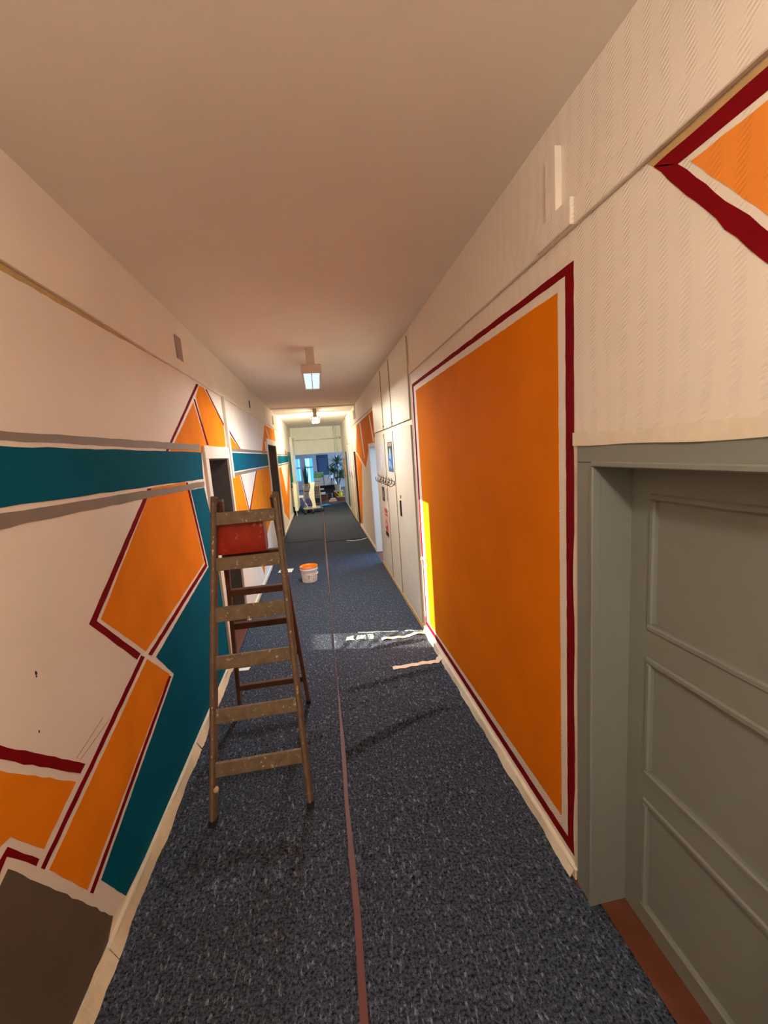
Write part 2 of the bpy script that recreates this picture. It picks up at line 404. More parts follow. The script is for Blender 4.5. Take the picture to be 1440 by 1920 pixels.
# -- left wall between the first and second doorway
NB = 5.48
paint(-1, [(NB, 2.28), (9.42, 2.285), (9.42, 2.245), (NB, 2.24)], 'stripe_grey', 4)
paint(-1, [(NB, 2.222), (9.42, 2.222), (9.42, 1.972), (NB, 1.98)], 'teal', 3)
paint(-1, [(NB, 1.96), (9.42, 1.96), (9.42, 1.912), (NB, 1.92)], 'stripe_grey', 4)
paint(-1, [(NB, 2.50), (6.20, 2.282), (6.24, 2.24), (NB, 2.24)], 'orange', 1)
paint(-1, [(NB, 2.575), (NB, 2.53), (6.28, 2.26), (6.33, 2.262)], 'red', 2)
paint(-1, [PL(496, 797), PL(514, 806), (11.6, 2.5), (9.2, 2.5), (9.2, 2.222), PL(491, 850)], 'orange', 1)
paint(-1, [(9.62, 2.83), (9.72, 2.83), (10.15, 2.56), (10.05, 2.56)], 'white_left', 2)
paint(-1, [(NB, 1.92), (5.98, 1.92), PL(466, 958), (6.15, 1.1), (5.75, .75), (5.48, 1.4)], 'orange', 1)
paint(-1, [PL(481.8, 880), (9.42, 1.912), (9.42, 1.0), PL(499.5, 1008), PL(496, 1078), PL(485, 1044), PL(469.5, 958)], 'orange', 1)
paint(-1, [PL(450, 889), PL(451, 889), PL(468, 957), PL(467, 959)], 'red', 2)
paint(-1, [PL(480.5, 880), PL(481.8, 880), PL(469.2, 959), PL(467.8, 957)], 'red', 2)
# -- left wall beyond the second doorway
paint(-1, [(11.45, 2.24), (15.6, 2.24), (15.6, 2.20), (11.45, 2.20)], 'stripe_grey', 4)
paint(-1, [(11.45, 2.185), (15.6, 2.185), (15.6, 1.965), (11.45, 1.965)], 'teal', 3)
paint(-1, [(11.45, 1.94), (15.6, 1.94), (15.6, 1.90), (11.45, 1.90)], 'stripe_grey', 4)
paint(-1, [PL(521, 878), PL(527, 876), PL(538.5, 930), PL(540, 870), PL(543, 872), PL(543, 975), PL(534, 962)], 'orange', 1)
paint(-1, [PL(534, 842), (15.6, 2.24), PL(534, 852)], 'orange', 1)
# -- right wall: large framed orange panel
ry0, ry1, rz0, rz1 = 1.581, 4.405, .083, 2.785
iy0, iy1, iz0, iz1 = 1.637, 4.345, .138, 2.752
for q in ([(ry0, rz0), (iy0, iz0), (iy0, iz1), (ry0, rz1)], [(ry1, rz0), (ry1, rz1), (iy1, iz1), (iy1, iz0)],
          [(ry0, rz0), (ry1, rz0), (iy1, iz0), (iy0, iz0)], [(ry0, rz1), (iy0, iz1), (iy1, iz1), (ry1, rz1)]):
    paint(1, q, 'red', 2)
paint(1, [(1.692, .205), (4.225, .165), (4.25, 2.70), (1.692, 2.708)], 'orange_right', 1)
# chevron by the rail
o0, oU, oL = PR(1226, 312.5), PR(1440, 127.5), PR(1440, 495)
i0, iU, iL = PR(1271, 307.5), PR(1440, 169), PR(1440, 432.5)
paint(1, [o0, i0, ext(iU, i0, .2), (.2, RAIL-.005), (oU[0], RAIL-.022)], 'red', 2)
paint(1, [o0, ext(oL, o0, .2), ext(iL, i0, .2), i0], 'red', 2, .003)
g0, gU, gL = PR(1295, 302.5), PR(1440, 187.5), PR(1440, 404)
paint(1, [g0, ext(gU, g0, .2), ext(gL, g0, .2)], 'orange_relief', 1)
# -- right wall beyond the cupboard
def cz(x, y): return PR(640+x/7.39, 740+y/7.39)
paint(1, [(7.52, 2.86), cz(210, 420), cz(205, 800), cz(340, 1010), cz(392, 690), (7.52, 2.2)], 'orange_right', 1)
paint(1, [cz(205, 800), cz(285, 960), cz(296, 1790), (11.7, .09), (11.7, 2.0)], 'orange_right', 1)
for q in ([cz(250, 395), cz(262, 388), cz(325, 870), cz(318, 880)], [cz(378, 290), cz(392, 282), cz(455, 650), cz(440, 655)], [cz(205, 800), cz(212, 795), cz(340, 1010), cz(340, 1040)]):
    paint(1, q, 'white_right', 2)

# ------------------------------------------------------------------ doors
def casing(parent, side, op, wdt, m_, proud=.022, name='casing', wn=None, lip=True):
    X = LW if side < 0 else RW; s_ = -side
    a, c, top = op; wn = wn if wn is not None else wdt
    def xs(p, q): return sorted((X+s_*p, X+s_*q))
    hd = MB(); x0, x1 = xs(-.01, proud); hd.box(x0, x1, a-wn, c+wdt, top, top+wdt*.75 if side > 0 else top+.13)
    hd.build(name, m_, parent, bevel=.004)
    for (p, q) in ((a-wn, a), (c, c+wdt)):
        MB().box(x0, x1, p, q, FZ, top).build(name, m_, parent, bevel=.004)
    if lip:
        x0, x1 = xs(-.012, proud+.008)
        MB().box(x0, x1, a, c, top-.014, top+.006).build('casing_bead', m_, parent, bevel=.004)
        MB().box(x0, x1, c-.014, c+.006, FZ, top-.014).build('casing_bead', m_, parent, bevel=.004)
        MB().box(x0, x1, a-.006, a+.014, FZ, top-.014).build('casing_bead', m_, parent, bevel=.004)
def jambs(parent, side, op, m_, depth=TH, th=.012):
    X = LW if side < 0 else RW
    a, c, top = op; x0, x1 = sorted((X, X+side*depth))
    MB().box(x0, x1, a, a+th, FZ, top-th).build('jamb', m_, parent); MB().box(x0, x1, c-th, c, FZ, top-th).build('jamb', m_, parent)
    MB().box(x0, x1, a, c, top-th, top).build('jamb_head', m_, parent)
def panel_leaf(parent, x, y0, y1, z0, z1, facing, m_, panels, th=.04, along='y'):
    """door leaf: stiles and rails around sunk panels with bead mouldings; facing = -1/1 along the face normal"""
    def bx(b, a0, a1, c0, c1, p0, p1):      # a along the leaf, c height, p depth measured from the face (positive = into leaf)
        q0, q1 = sorted((x-facing*p0, x-facing*p1))
        if along == 'y': b.box(q0, q1, a0, a1, c0, c1)
        else: b.box(a0, a1, q0, q1, c0, c1)
    leaf = MB()
    st = panels[0][0]-y0
    bx(leaf, y0, panels[0][0], z0, z1, 0, th); bx(leaf, panels[0][1], y1, z0, z1, 0, th)
    zs = [z0]+[v for p in sorted(panels, key=lambda p: p[2]) for v in (p[2], p[3])]+[z1]
    for k in range(0, len(zs), 2): bx(leaf, panels[0][0], panels[0][1], zs[k], zs[k+1], 0, th)
    lf = leaf.build('door_leaf', m_, parent)
    for (a, b_, c, d_) in panels:
        pb = MB(); bx(pb, a-.002, b_+.002, c-.002, d_+.002, .014, th-.004); pb.build('door_panel', m_, lf)
        mo = MB()
        for (e0, e1, f0, f1) in ((a-.012, b_+.012, c-.012, c+.014), (a-.012, b_+.012, d_-.014, d_+.012), (a-.012, a+.014, c+.014, d_-.014), (b_-.014, b_+.012, c+.014, d_-.014)):
            bx(mo, e0, e1, f0, f1, -.007, .02)
        mo.build('panel_moulding', m_, lf, bevel=.006)
    return lf
# door 1: grey closed door at the near right
d1_ = struct(empty('door_1', (RW, .97, 0)), 'grey closed panelled door in a deep grey frame at the near right', 'door')
casing(d1_, 1, DR, .095, 'door_grey', .02)
jambs(d1_, 1, DR, 'door_grey', .16)
panel_leaf(d1_, 1.2, .512, 1.428, 0, 1.988, -1, 'door_grey', [(.62, 1.325, .09, .60), (.62, 1.325, .725, 1.22), (.62, 1.325, 1.355, 1.866)])
MB().box(RW, 1.215, .512, 1.428, FZ, -.001).build('threshold', 'lino_brown', d1_)
hb = MB().tube([(1.2, .57, 1.05), (1.15, .57, 1.05), (1.148, .69, 1.05)], .009); hb.box(1.192, 1.2, .548, .592, .9, 1.14); hb.build('door_handle', 'wire', d1_)
# door 2: first left doorway, leaf folded open into the room
d2_ = struct(empty('door_2', (LW, 4.83, 0)), 'first left doorway with worn white frame and dark grey leaf', 'door')
casing(d2_, -1, DA, .06, 'casing_white', .025, wn=.12, lip=False)
jambs(d2_, -1, DA, 'door_dark')
panel_leaf(d2_, 5.262, LW-TH-.86, LW-TH-.01, .005, 2.13, -1, 'door_dark', [(LW-TH-.74, LW-TH-.13, .2, .9), (LW-TH-.74, LW-TH-.13, 1.05, 2.0)], along='x')
MB().box(LW-TH, LW, DA[0]+.012, DA[1]-.012, FZ, -.001).build('threshold', 'lino_brown', d2_)
# door 3: second left doorway, wide, dark closed leaves
d3_ = struct(empty('door_3', (LW, 10.4, 0)), 'second left doorway with tall white frame and dark leaves', 'door')
casing(d3_, -1, DB, .09, 'casing_white', .025, lip=False)
jambs(d3_, -1, DB, 'door_dark')
for (a, b_) in ((9.514, 10.412), (10.418, 11.316)):
    panel_leaf(d3_, LW-.2, a, b_, .004, 2.426, 1, 'door_dark', [(a+.12, b_-.12, .2, .95), (a+.12, b_-.12, 1.1, 2.3)])
# door 4: right doorway after the cupboard
d4_ = struct(empty('door_4', (RW, 8.0, 0)), 'open white doorway on the right beyond the built-in cupboard', 'door')
X0 = RW
MB().box(X0-.02, X0+.01, CAB[1]+.01, DE[1]+.05, DE[2], DE[2]+.075).build('casing', 'casing_white', d4_, bevel=.004)
MB().box(X0-.02, X0+.01, DE[1], DE[1]+.05, FZ, DE[2]).build('casing', 'casing_white', d4_, bevel=.004)
jambs(d4_, 1, DE, 'jamb_white')
MB().box(RW, RW+TH, DE[0]+.012, DE[1]-.012, FZ, -.001).build('threshold', 'lino_brown', d4_)
# door 5: olive brown door far right
d5_ = struct(empty('door_5', (RW, 12.1, 0)), 'narrow olive brown door on the far right', 'door')
jambs(d5_, 1, DF, 'stand_brown')
panel_leaf(d5_, RW+.07, DF[0]+.014, DF[1]-.014, .004, DF[2]-.014, -1, 'mark_grey', [(DF[0]+.12, DF[1]-.12, .2, .9), (DF[0]+.12, DF[1]-.12, 1.05, 2.0)])
# door 6: last left doorway with green frame
d6_ = struct(empty('door_6', (LW, 16.2, 0)), 'last left doorway with green frame before the radiator', 'door')
casing(d6_, -1, DC, .08, 'green_wall', .02, lip=False)
jambs(d6_, -1, DC, 'green_wall')
panel_leaf(d6_, LW-.15, DC[0]+.014, DC[1]-.014, .004, DC[2]-.014, 1, 'door_dark', [(DC[0]+.12, DC[1]-.12, .2, .95), (DC[0]+.12, DC[1]-.12, 1.1, 2.0)])

# ------------------------------------------------------------------ cable ducts and battens on the walls
def duct(name, side, y0, y1, z0, z1, depth, m_, label):
    X = LW if side < 0 else RW; xs = sorted((X, X-side*depth))
    b = MB().box(xs[0], xs[1], y0, y1, z0, z1)
    return tag(b.build(name, m_, bevel=.003), label, 'cable duct')
duct('cable_duct', -1, 5.385, 5.475, 1.9, 2.9, .035, 'casing_white', 'long white vertical batten beside the first left doorway')
duct('cable_duct', 1, 1.655, 1.73, RAIL+.095, 3.24, .03, 'white_right', 'white vertical duct above the rail on the near right wall')
duct('cable_duct', -1, 3.85, 3.99, RAIL+.095, 3.2, .012, 'mark_grey', 'grey stub of duct above the rail on the near left wall')
duct('cable_duct', -1, 11.3, 11.55, RAIL+.095, 3.24, .012, 'mark_grey', 'grey stub of duct above the left rail near the far lamp')
duct('cable_duct', 1, 11.25, 11.5, RAIL+.12, 3.25, .012, 'mark_grey', 'grey stub of duct above the right rail near the far lamp')
dk = MB().box(RW-.034, RW, 1.552, 1.80, RAIL+.002, RAIL+.1)
tag(dk.build('duct_cover', 'white_right', bevel=.003), 'short white cover plate on the right rail below the duct', 'cover plate')
tag(MB().box(LW, LW+.01, 7.6, 7.66, 3.02, 3.14).build('wall_slot', 'frame_dark'), 'small dark bracket high on the left wall above the rail', 'bracket')

# ------------------------------------------------------------------ felt runners
seamL = [(-3.6, -.045), (1.251, -.041), (1.609, -.032), (1.805, -.034), (2.264, -.035), (2.736, -.031), (3.503, -.0205), (4.114, -.020), (5.723, -.018), (6.464, -.022), (7.79, -.039), (10.07, -.035), (16.3, -.014), (18.6, -.012)]
seamR = [(-3.6, -.006), (1.244, -.009), (1.603, -.001), (1.798, -.002), (2.26, -.011), (2.73, .0), (3.503, -.0135), (4.112, -.015), (5.721, -.0125), (6.46, -.012), (7.78, -.004), (10.06, -.009), (16.3, .009), (18.6, .01)]
def interp(tb, y):
    for (a, u), (b_, v) in zip(tb, tb[1:]):
        if y <= b_: return u+(v-u)*max(0, (y-a))/(b_-a)
    return tb[-1][1]
def ridge(x, y, line, amp, wn, wf):
    # line: [(x, y)...]; near side (towards smaller y) falls off with wn, far side with wf
    if x < line[0][0]-.08 or x > line[-1][0]+.12: return 0
    yl = interp([(p[0], p[1]) for p in line], min(max(x, line[0][0]), line[-1][0]))
    fade = min(1, max(0, (x-line[0][0]+.08)/.08))*min(1, max(0, (line[-1][0]+.12-x)/.3))
    d_ = y-yl
    if d_ > 0: return amp*fade*math.exp(-(d_/wf)**1.5)
    return amp*fade*max(0, 1+d_/wn) if wn < .04 else amp*fade*math.exp(-(d_/wn)**2)
def hR(x, y):
    h_ = ridge(x, y, [(0, 2.62), (.2, 2.73), (.47, 2.86), (.75, 2.945), (.98, 2.965)], .052*(1-.5*max(0, x)), .026, .30)
    h_ += ridge(x, y, [(.12, 3.43), (.45, 3.49), (.99, 3.58)], .030, .03, .16)
    h_ += ridge(x, y, [(.45, 4.15), (1.0, 4.20)], .030, .025, .09)
    h_ += ridge(x, y, [(.0, 4.36), (.3, 4.34), (.62, 4.36), (1.0, 4.40)], .010, .08, .10)
    h_ += ridge(x, y, [(.0, 1.74), (.15, 1.73), (.3, 1.72)], .016, .025, .14)
    h_ += ridge(x, y, [(.25, 2.1), (.8, 2.2)], .006, .1, .2)
    e_ = math.exp(-((y-4.36)/.16)**2)*min(1, max(0, (x+.02)/.1))*min(1, max(0, (1.02-x)/.1))
    h_ += e_*(.008+.006*math.sin(x*21+y*9)+.005*math.sin(x*37-y*31+1)+.004*math.sin(y*60+x*14))
    return h_
def hL(x, y):
    h_ = ridge(x, y, [(-1.0, 2.72), (-.5, 2.83), (-.05, 2.92)], .012, .05, .15)
    h_ += ridge(x, y, [(-.95, 1.95), (-.2, 1.9)], .008, .08, .2)
    h_ += ridge(x, y, [(-.9, 3.7), (-.05, 3.8)], .006, .06, .2)
    return h_
def runner(xa, xb, ya, yb, hf, dx, dys, lift=0):
    nx = max(2, int((max(abs(xb(ya)-xa(ya)), .1))/dx)); ys = []
    y = ya
    while y < yb-1e-6:
        ys.append(y); y += dys(y)
    ys.append(yb)
    b = MB(); v = []; f = []
    for y in ys:
        a, c = xa(y), xb(y)
        for i in range(nx+1):
            x = a+(c-a)*i/nx; v.append((x, y, lift+hf(x, y)+random.uniform(-.0006, .0006)))
    n = nx+1
    for j in range(len(ys)-1):
        for i in range(nx): f.append((j*n+i, j*n+i+1, (j+1)*n+i+1, (j+1)*n+i))
    top = len(v)
    # edge skirt down to the linoleum
    rim = [j*n for j in range(len(ys))]+[(len(ys)-1)*n+i for i in range(1, n)]+[j*n+n-1 for j in range(len(ys)-2, -1, -1)]+[i for i in range(n-2, 0, -1)]
    o = len(v)
    for r_ in rim: v.append((v[r_][0], v[r_][1], FZ+.0005))
    for k in range(len(rim)):
        k2 = (k+1) % len(rim); f.append((rim[k], rim[k2], o+k2, o+k))
    b.add(v, f); return b
step = lambda y: .015 if 1.2 < y < 4.7 else .12
lx = lambda y: LW+.024+.006*math.sin(y*3.1)
rx = lambda y: (RW-.024 if y > DR[1]+.06 else RW+.03)+.006*math.sin(y*2.3+1)
def rxx(y): return min(rx(y), RW-.024+max(0, (1.56-y))*.9) if y > 1.3 else rx(y)
seamYl, seamYr = (lambda x: 10.3), (lambda x: 9.95)
zf = lambda x, y: 0
g = 'grey felt runners laid along the corridor'
tag(runner(lx, lambda y: interp(seamL, y), Y0+.01, 10.28, hL, .03, step).build('felt_runner', 'felt', smooth=True), 'dark grey felt runner under the ladder, left of the seam', 'floor covering', g)
tag(runner(lambda y: interp(seamR, y), rxx, Y0+.01, 9.93, hR, .016, step).build('felt_runner', 'felt', smooth=True), 'dark grey wrinkled felt runner right of the seam, beside the orange panel', 'floor covering', g)
hl2 = lambda x, y: .022*math.exp(-((y-10.36)/.05)**2)*(.6+.4*math.sin(x*4))
hr2 = lambda x, y: .02*math.exp(-((y-10.0)/.05)**2)
tag(runner(lx, lambda y: interp(seamL, y), 10.3, Y1-.1, hl2, .05, lambda y: .02 if y < 10.6 else .3).build('felt_runner', 'felt', smooth=True), 'far felt runner left of the seam, under the wire trolley', 'floor covering', g)
tag(runner(lambda y: interp(seamR, y), lambda y: RW-.03, 9.95, Y1-.1, hr2, .05, lambda y: .02 if y < 10.3 else .3).build('felt_runner', 'felt', smooth=True), 'far felt runner right of the seam, in front of the tall plant', 'floor covering', g)

# ------------------------------------------------------------------ built-in cupboard on the right
def cupboard(base_y, y0, y1, divs, zsplit, z1, label, details=True):
    t = tag(empty('built_in_cupboard', (RW, (y0+y1)/2, 0)), label, 'cupboard')
    xf = RW-.024
    MB().box(RW+.012, RW+.45, y0+.005, y1-.005, 0, z1).build('body', 'cream_gap', t)
    fr = MB(); e = .05
    fr.box(RW-.005, RW+.012, y0+.003, y0+e, .06, z1); fr.box(RW-.005, RW+.012, y1-e, y1-.003, .06, z1)
    fr.box(RW-.005, RW+.012, y0+e, y1-e, z1-.05, z1); fr.box(RW-.005, RW+.012, y0+e, y1-e, zsplit-.03, zsplit+.03)
    fr.build('face_frame', 'cream_cupboard', t, bevel=.003)
    MB().box(xf-.006, RW+.012, y0+.003, y1-.003, FZ, .058).build('plinth', 'wood_trim', t, bevel=.004)
    ds = [y0+e]+divs+[y1-e]
    doors = []
    for yd in divs:
        for za, zb in ((.064, zsplit-.034), (zsplit+.034, z1-.054)):
            MB().box(xf-.008, xf+.004, yd-.0055, yd+.0055, za, zb).build('cover_strip', 'strip_brown', t)
    for a, b_ in zip(ds, ds[1:]):
        lo = MB().box(xf, RW-.0055, a+.006, b_-.006, .064, zsplit-.034).build('door', 'cream_cupboard', t, bevel=.004)
        up = MB().box(xf, RW-.0055, a+.006, b_-.006, zsplit+.034, z1-.054).build('upper_door', 'cream_cupboard', t, bevel=.004)
        for q_, (za, zb) in ((lo, (.064, zsplit-.034)), (up, (zsplit+.034, z1-.054))):
            MB().box(xf+.002, RW-.0055, a+.0045, a+.0058, za, zb).build('edge_shade', 'shade_cream', q_)  # near door edge coloured darker, its shade put into the colour
        doors.append((lo, up, a, b_))
    return t, doors, xf
cbd, drs, xf = cupboard(0, CAB[0], CAB[1], [5.60, 6.35], 2.40, CEIL-.002, 'tall cream built-in cupboard with posters and coat hooks')
for (lo, up, a, b_) in drs[:2]:
    kb = MB().lathe((0, 0, 0), [(.0, 0), (.011, .002), (.012, .01), (.006, .014), (.005, .022)], 12)
    kb.v = [Vector((xf-.022+p.z, (b_ if a < 5 else b_)-.06+p.x, 2.475+p.y)) for p in kb.v]
    kb.build('knob', 'iron', up, smooth=True)
hd = MB().box(xf-.018, xf, 5.30, 5.335, 1.23, 1.44); hd.build('handle', 'black', drs[0][0], bevel=.004)
MB().box(xf-.006, xf, 5.30, 5.33, 1.47, 1.51).build('keyhole_plate', 'iron', drs[0][0])
# coat hooks
for k, hy in enumerate((5.70, 5.92, 6.14, 6.45, 6.70, 6.95)):
    par = drs[1][0] if hy < 6.35 else drs[2][0]; z_ = 1.63
    hk = MB().tube([(xf, hy, z_+.02), (xf-.03, hy, z_-.02), (xf-.07, hy, z_-.03), (xf-.095, hy, z_), (xf-.095, hy, z_+.05)], .006, 6)
    hk.tube([(xf, hy, z_+.03), (xf-.03, hy, z_+.05), (xf-.05, hy, z_+.09)], .005, 6); hk.box(xf-.004, xf, hy-.02, hy+.02, z_-.02, z_+.05)
    hk.build('coat_hook', 'iron', par)
# posters on the cupboard doors: sheet with printed fields
def sheet(name, y0, y1, z0, z1, fields, label, base_m='paper', x=None):
    x = (xf if x is None else x)-.0015
    t = tag(empty(name, (x, (y0+y1)/2, z0)), label, 'poster', 'sheets stuck on the cupboard')
    MB().box(x-.001, x, y0, y1, z0, z1).build('sheet', base_m, t)
    W_, H_ = y1-y0, z1-z0
    for i, (pts, m_) in enumerate(fields):     # u from the far (left in view) edge, v up
        MB().poly([(x-.001, y1-u*W_, z0+v*H_) for u, v in pts], (-.0006-.0003*i, 0, 0)).build('print', m_, t)
    return t
def R4(u0, u1, v0, v1): return [(u0, v0), (u1, v0), (u1, v1), (u0, v1)]
sheet('poster', 5.72, 6.10, 1.80, 2.23, [(R4(.04, .96, .02, .62), 'print_blue'), (R4(.04, .96, .62, .82), 'print_dark'), (R4(.08, .92, .86, .97), 'mark_grey'),
      ([(.3, .45), (.62, .42), (.7, .66), (.55, .80), (.38, .76)], 'print_sky'), ([(.2, .2), (.45, .12), (.5, .34), (.25, .38)], 'print_sky'), ([(.6, .1), (.8, .14), (.75, .3)], 'print_sky')], 'dark poster with blue and white print on the middle cupboard door', 'print_dark')
sheet('sticker_sheet', 6.55, 7.0, 1.78, 2.22, [([(.4, .1), (.62, .1), (.7, .2), (.5, .26)], 'paper'), (R4(.38, .6, .3, .44), 'paper'), (R4(.4, .62, .5, .62), 'paper'), (R4(.38, .58, .66, .78), 'paper'), (R4(.4, .56, .82, .92), 'paper')], 'pale bluish sheet with white marks above the coat hooks', 'patch_pale')
sheet('photo_print', 6.70, 6.95, 1.27, 1.51, [(R4(.08, .92, .1, .9), 'print_dark'), ([(.3, .3), (.7, .2), (.6, .7), (.35, .75)], 'mark_grey')], 'small dark photo print below the coat hooks', 'black')
sheet('photo_print', 6.38, 6.48, 1.30, 1.52, [(R4(.2, .7, .05, .95), 'print_dark')], 'narrow dark strip of a picture beside the small photo', 'paper')
sheet('poster', 6.50, 6.86, .66, 1.18, [(R4(.15, .9, .72, .95), 'print_red'), (R4(.2, .85, .78, .82), 'print_pink'), ([(.2, .25), (.85, .2), (.8, .5), (.5, .62), (.25, .5)], 'print_red'), ([(.35, .4), (.6, .38), (.55, .58)], 'paper'), (R4(.1, .9, .06, .2), 'black')], 'red black and pink poster low on the far cupboard door', 'print_pink')
sheet('paper_note', 6.40, 6.52, 1.12, 1.20, [(R4(.1, .9, .1, .3), 'mark_grey')], 'little white note beside the red poster')

cb2, drs2, _ = cupboard(0, 12.55, 15.3, [13.45, 14.35], 2.40, CEIL-.002, 'plain cream cupboard beyond the brown door at the far right')
for (lo, up, a, b_) in drs2[:2]:
    MB().box(xf-.016, xf, b_-.12, b_-.07, 1.3, 1.5).build('handle', 'iron', lo, bevel=.004)
tag(MB().box(RW-.026, RW-.001, 16.6, 17.6, 1.15, 1.95).build('notice_board', 'board_orange', bevel=.004), 'orange framed notice board seen edge-on at the far right', 'notice board')
tag(MB().box(RW-.013, RW-.001, 15.35, 16.2, .1, 2.2).build('green_panel', 'green_wall', bevel=.003), 'dark green panel on the far right wall', 'panel')

# ------------------------------------------------------------------ masking tape
def wavy_tape(name, y0, y1, side, zc, hw, out, label, group=None, m_='tape', n=60):
    X = LW if side < 0 else RW
    pts = []; 
    for i in range(n+1):
        y = y0+(y1-y0)*i/n
        pts.append((X-side*(out+.003*math.sin(y*23+zc)+.003*random.random()), y, zc+.003*math.sin(y*11)+random.uniform(-.002, .002)))
    dirs = [Vector((side*(.35+.2*math.sin(p[1]*9)), 0, 1)).normalized() for p in pts]
    hws = [hw*(1+.07*math.sin(p[1]*17)+random.uniform(-.05, .05)) for p in pts]
    return tag(MB().ribbon(pts, dirs, hws, .002).build(name, m_), label, 'tape', group)
gt = 'masking tape left on the skirting'
wavy_tape('masking_tape', .4, 1.66, -1, .035, .045, .034, 'wide crumpled masking tape on the skirting below the grey-brown block', gt)
wavy_tape('masking_tape', 1.665, 2.96, -1, .03, .036, .034, 'long crumpled masking tape on the skirting below the teal paint', gt)
wavy_tape('masking_tape', 2.97, 4.2, -1, .03, .032, .034, 'masking tape on the skirting behind the ladder foot', gt)
wavy_tape('masking_tape', 1.56, 3.35, 1, .028, .026, .030, 'masking tape along the skirting under the big orange panel', gt, 'tape_pale')
wavy_tape('masking_tape', 3.3, 4.4, 1, .02, .030, .032, 'torn masking tape on the skirting at the far end of the orange panel', gt, 'tape_pale', 40)
# tape round the grey door frame
pts = [(RW-.024-.004*abs(math.sin(y*7)), y, 2.094+.003*math.sin((y-.3)*5.2)) for y in [.3+i*.05 for i in range(26)]]
tag(MB().ribbon(pts, (0, 0, 1), [.024+.003*math.sin(i*.6) for i in range(26)], .0015).build('masking_tape', 'tape_pale'), 'masking tape along the top of the grey door frame', 'tape', 'tape on the grey door frame')
pts = [(RW-.006-.005*abs(math.sin(z*5)), 1.553+.004*math.sin(z*6), z) for z in [.03+i*.085 for i in range(25)]]
tag(MB().ribbon(pts, (0, 1, 0), [.014+.004*math.sin(i*.8) for i in range(25)], .0015).build('masking_tape', 'tape_pale'), 'upright masking tape along the side of the grey door frame', 'tape', 'tape on the grey door frame')
# loose strips on the felt
def loose(px, hw, label, lift=0, end=None):
    pts = []
    P = [onz(x, y, 0) for x, y in px]
    for k in range(len(P)-1):
        for j in range(6): pts.append(P[k].lerp(P[k+1], j/6))
    pts.append(P[-1])
    pts = [Vector((p.x, p.y, .006+hR(p.x, p.y)+lift*max(0, (i/len(pts)-.55))**2+.003*math.sin(i*1.3))) for i, p in enumerate(pts)]
    if end: pts.append(Vector(end))
    dirs = []
    for i in range(len(pts)):
        d_ = (pts[min(i+1, len(pts)-1)]-pts[max(i-1, 0)]); d_.z = 0; d_.normalize(); dirs.append(Vector((-d_.y, d_.x, 0)))
    hws = [hw*(1+.15*math.sin(i*1.9)) for i in range(len(pts))]
    return tag(MB().ribbon(pts, dirs, hws, .0015).build('tape_strip', 'tape_pale', smooth=False), label, 'tape', 'torn tape strips lying on the felt')
loose([(737, 1256), (770, 1251), (800, 1246), (820, 1243), (829, 1233)], .028, 'torn tape strip curling up to the skirting, nearest the camera', .15)
loose([(716, 1202), (745, 1199), (770, 1194), (797, 1188)], .026, 'sunlit torn tape strip reaching the skirting corner by the cupboard', .05)
loose([(650, 1014), (668, 1014), (689, 1009)], .022, 'thin tape strip on the felt in front of the white doorway')

mat('patch', (176, 200, 200), .6, var=.1, scale=40, dirt=(70, 76, 84), dscale=45, dthr=.52)
def patch(px, label):  # thin pale mottled patch following the felt surface
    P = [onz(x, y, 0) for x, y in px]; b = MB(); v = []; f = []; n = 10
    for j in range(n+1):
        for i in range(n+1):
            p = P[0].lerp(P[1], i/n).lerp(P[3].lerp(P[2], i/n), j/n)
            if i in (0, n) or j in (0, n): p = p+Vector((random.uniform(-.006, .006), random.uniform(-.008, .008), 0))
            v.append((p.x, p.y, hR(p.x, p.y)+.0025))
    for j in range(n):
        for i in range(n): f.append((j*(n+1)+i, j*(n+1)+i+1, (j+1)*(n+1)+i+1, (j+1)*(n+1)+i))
    return tag(b.add(v, f).build('felt_patch', 'patch', smooth=True), label, 'paint smear', 'pale patches on the felt')
patch([(648, 1203), (665, 1202), (663, 1193), (650, 1195)], 'leftmost pale patch on the felt by the seam')
patch([(668, 1203), (688, 1202), (686, 1190), (670, 1192)], 'middle pale patch on the felt left of the tape strip')
patch([(690, 1202), (701, 1201), (700, 1189), (689, 1190)], 'pale patch on the felt touching the tape strip end')
patch([(671, 1188), (747, 1186), (747, 1183), (672, 1185)], 'thin pale streak on the felt beyond the tape strip')
patch([(760, 1187), (792, 1185), (791, 1182), (759, 1184)], 'short pale streak on the felt at the cupboard corner')
# loose cable stub at the panel edge
arc = [(RW-.012, 4.36-.0*i, .2+.05*i) for i in range(14)]+[(RW-.03, 4.34, .88), (RW-.04, 4.26, .93), (RW-.03, 4.16, .90), (RW-.004, 4.1, .86)]
tag(MB().tube(arc, .006, 6).build('cable_stub', 'tape_pale', smooth=True), 'thin cable looping out of the wall beside the cupboard', 'cable')

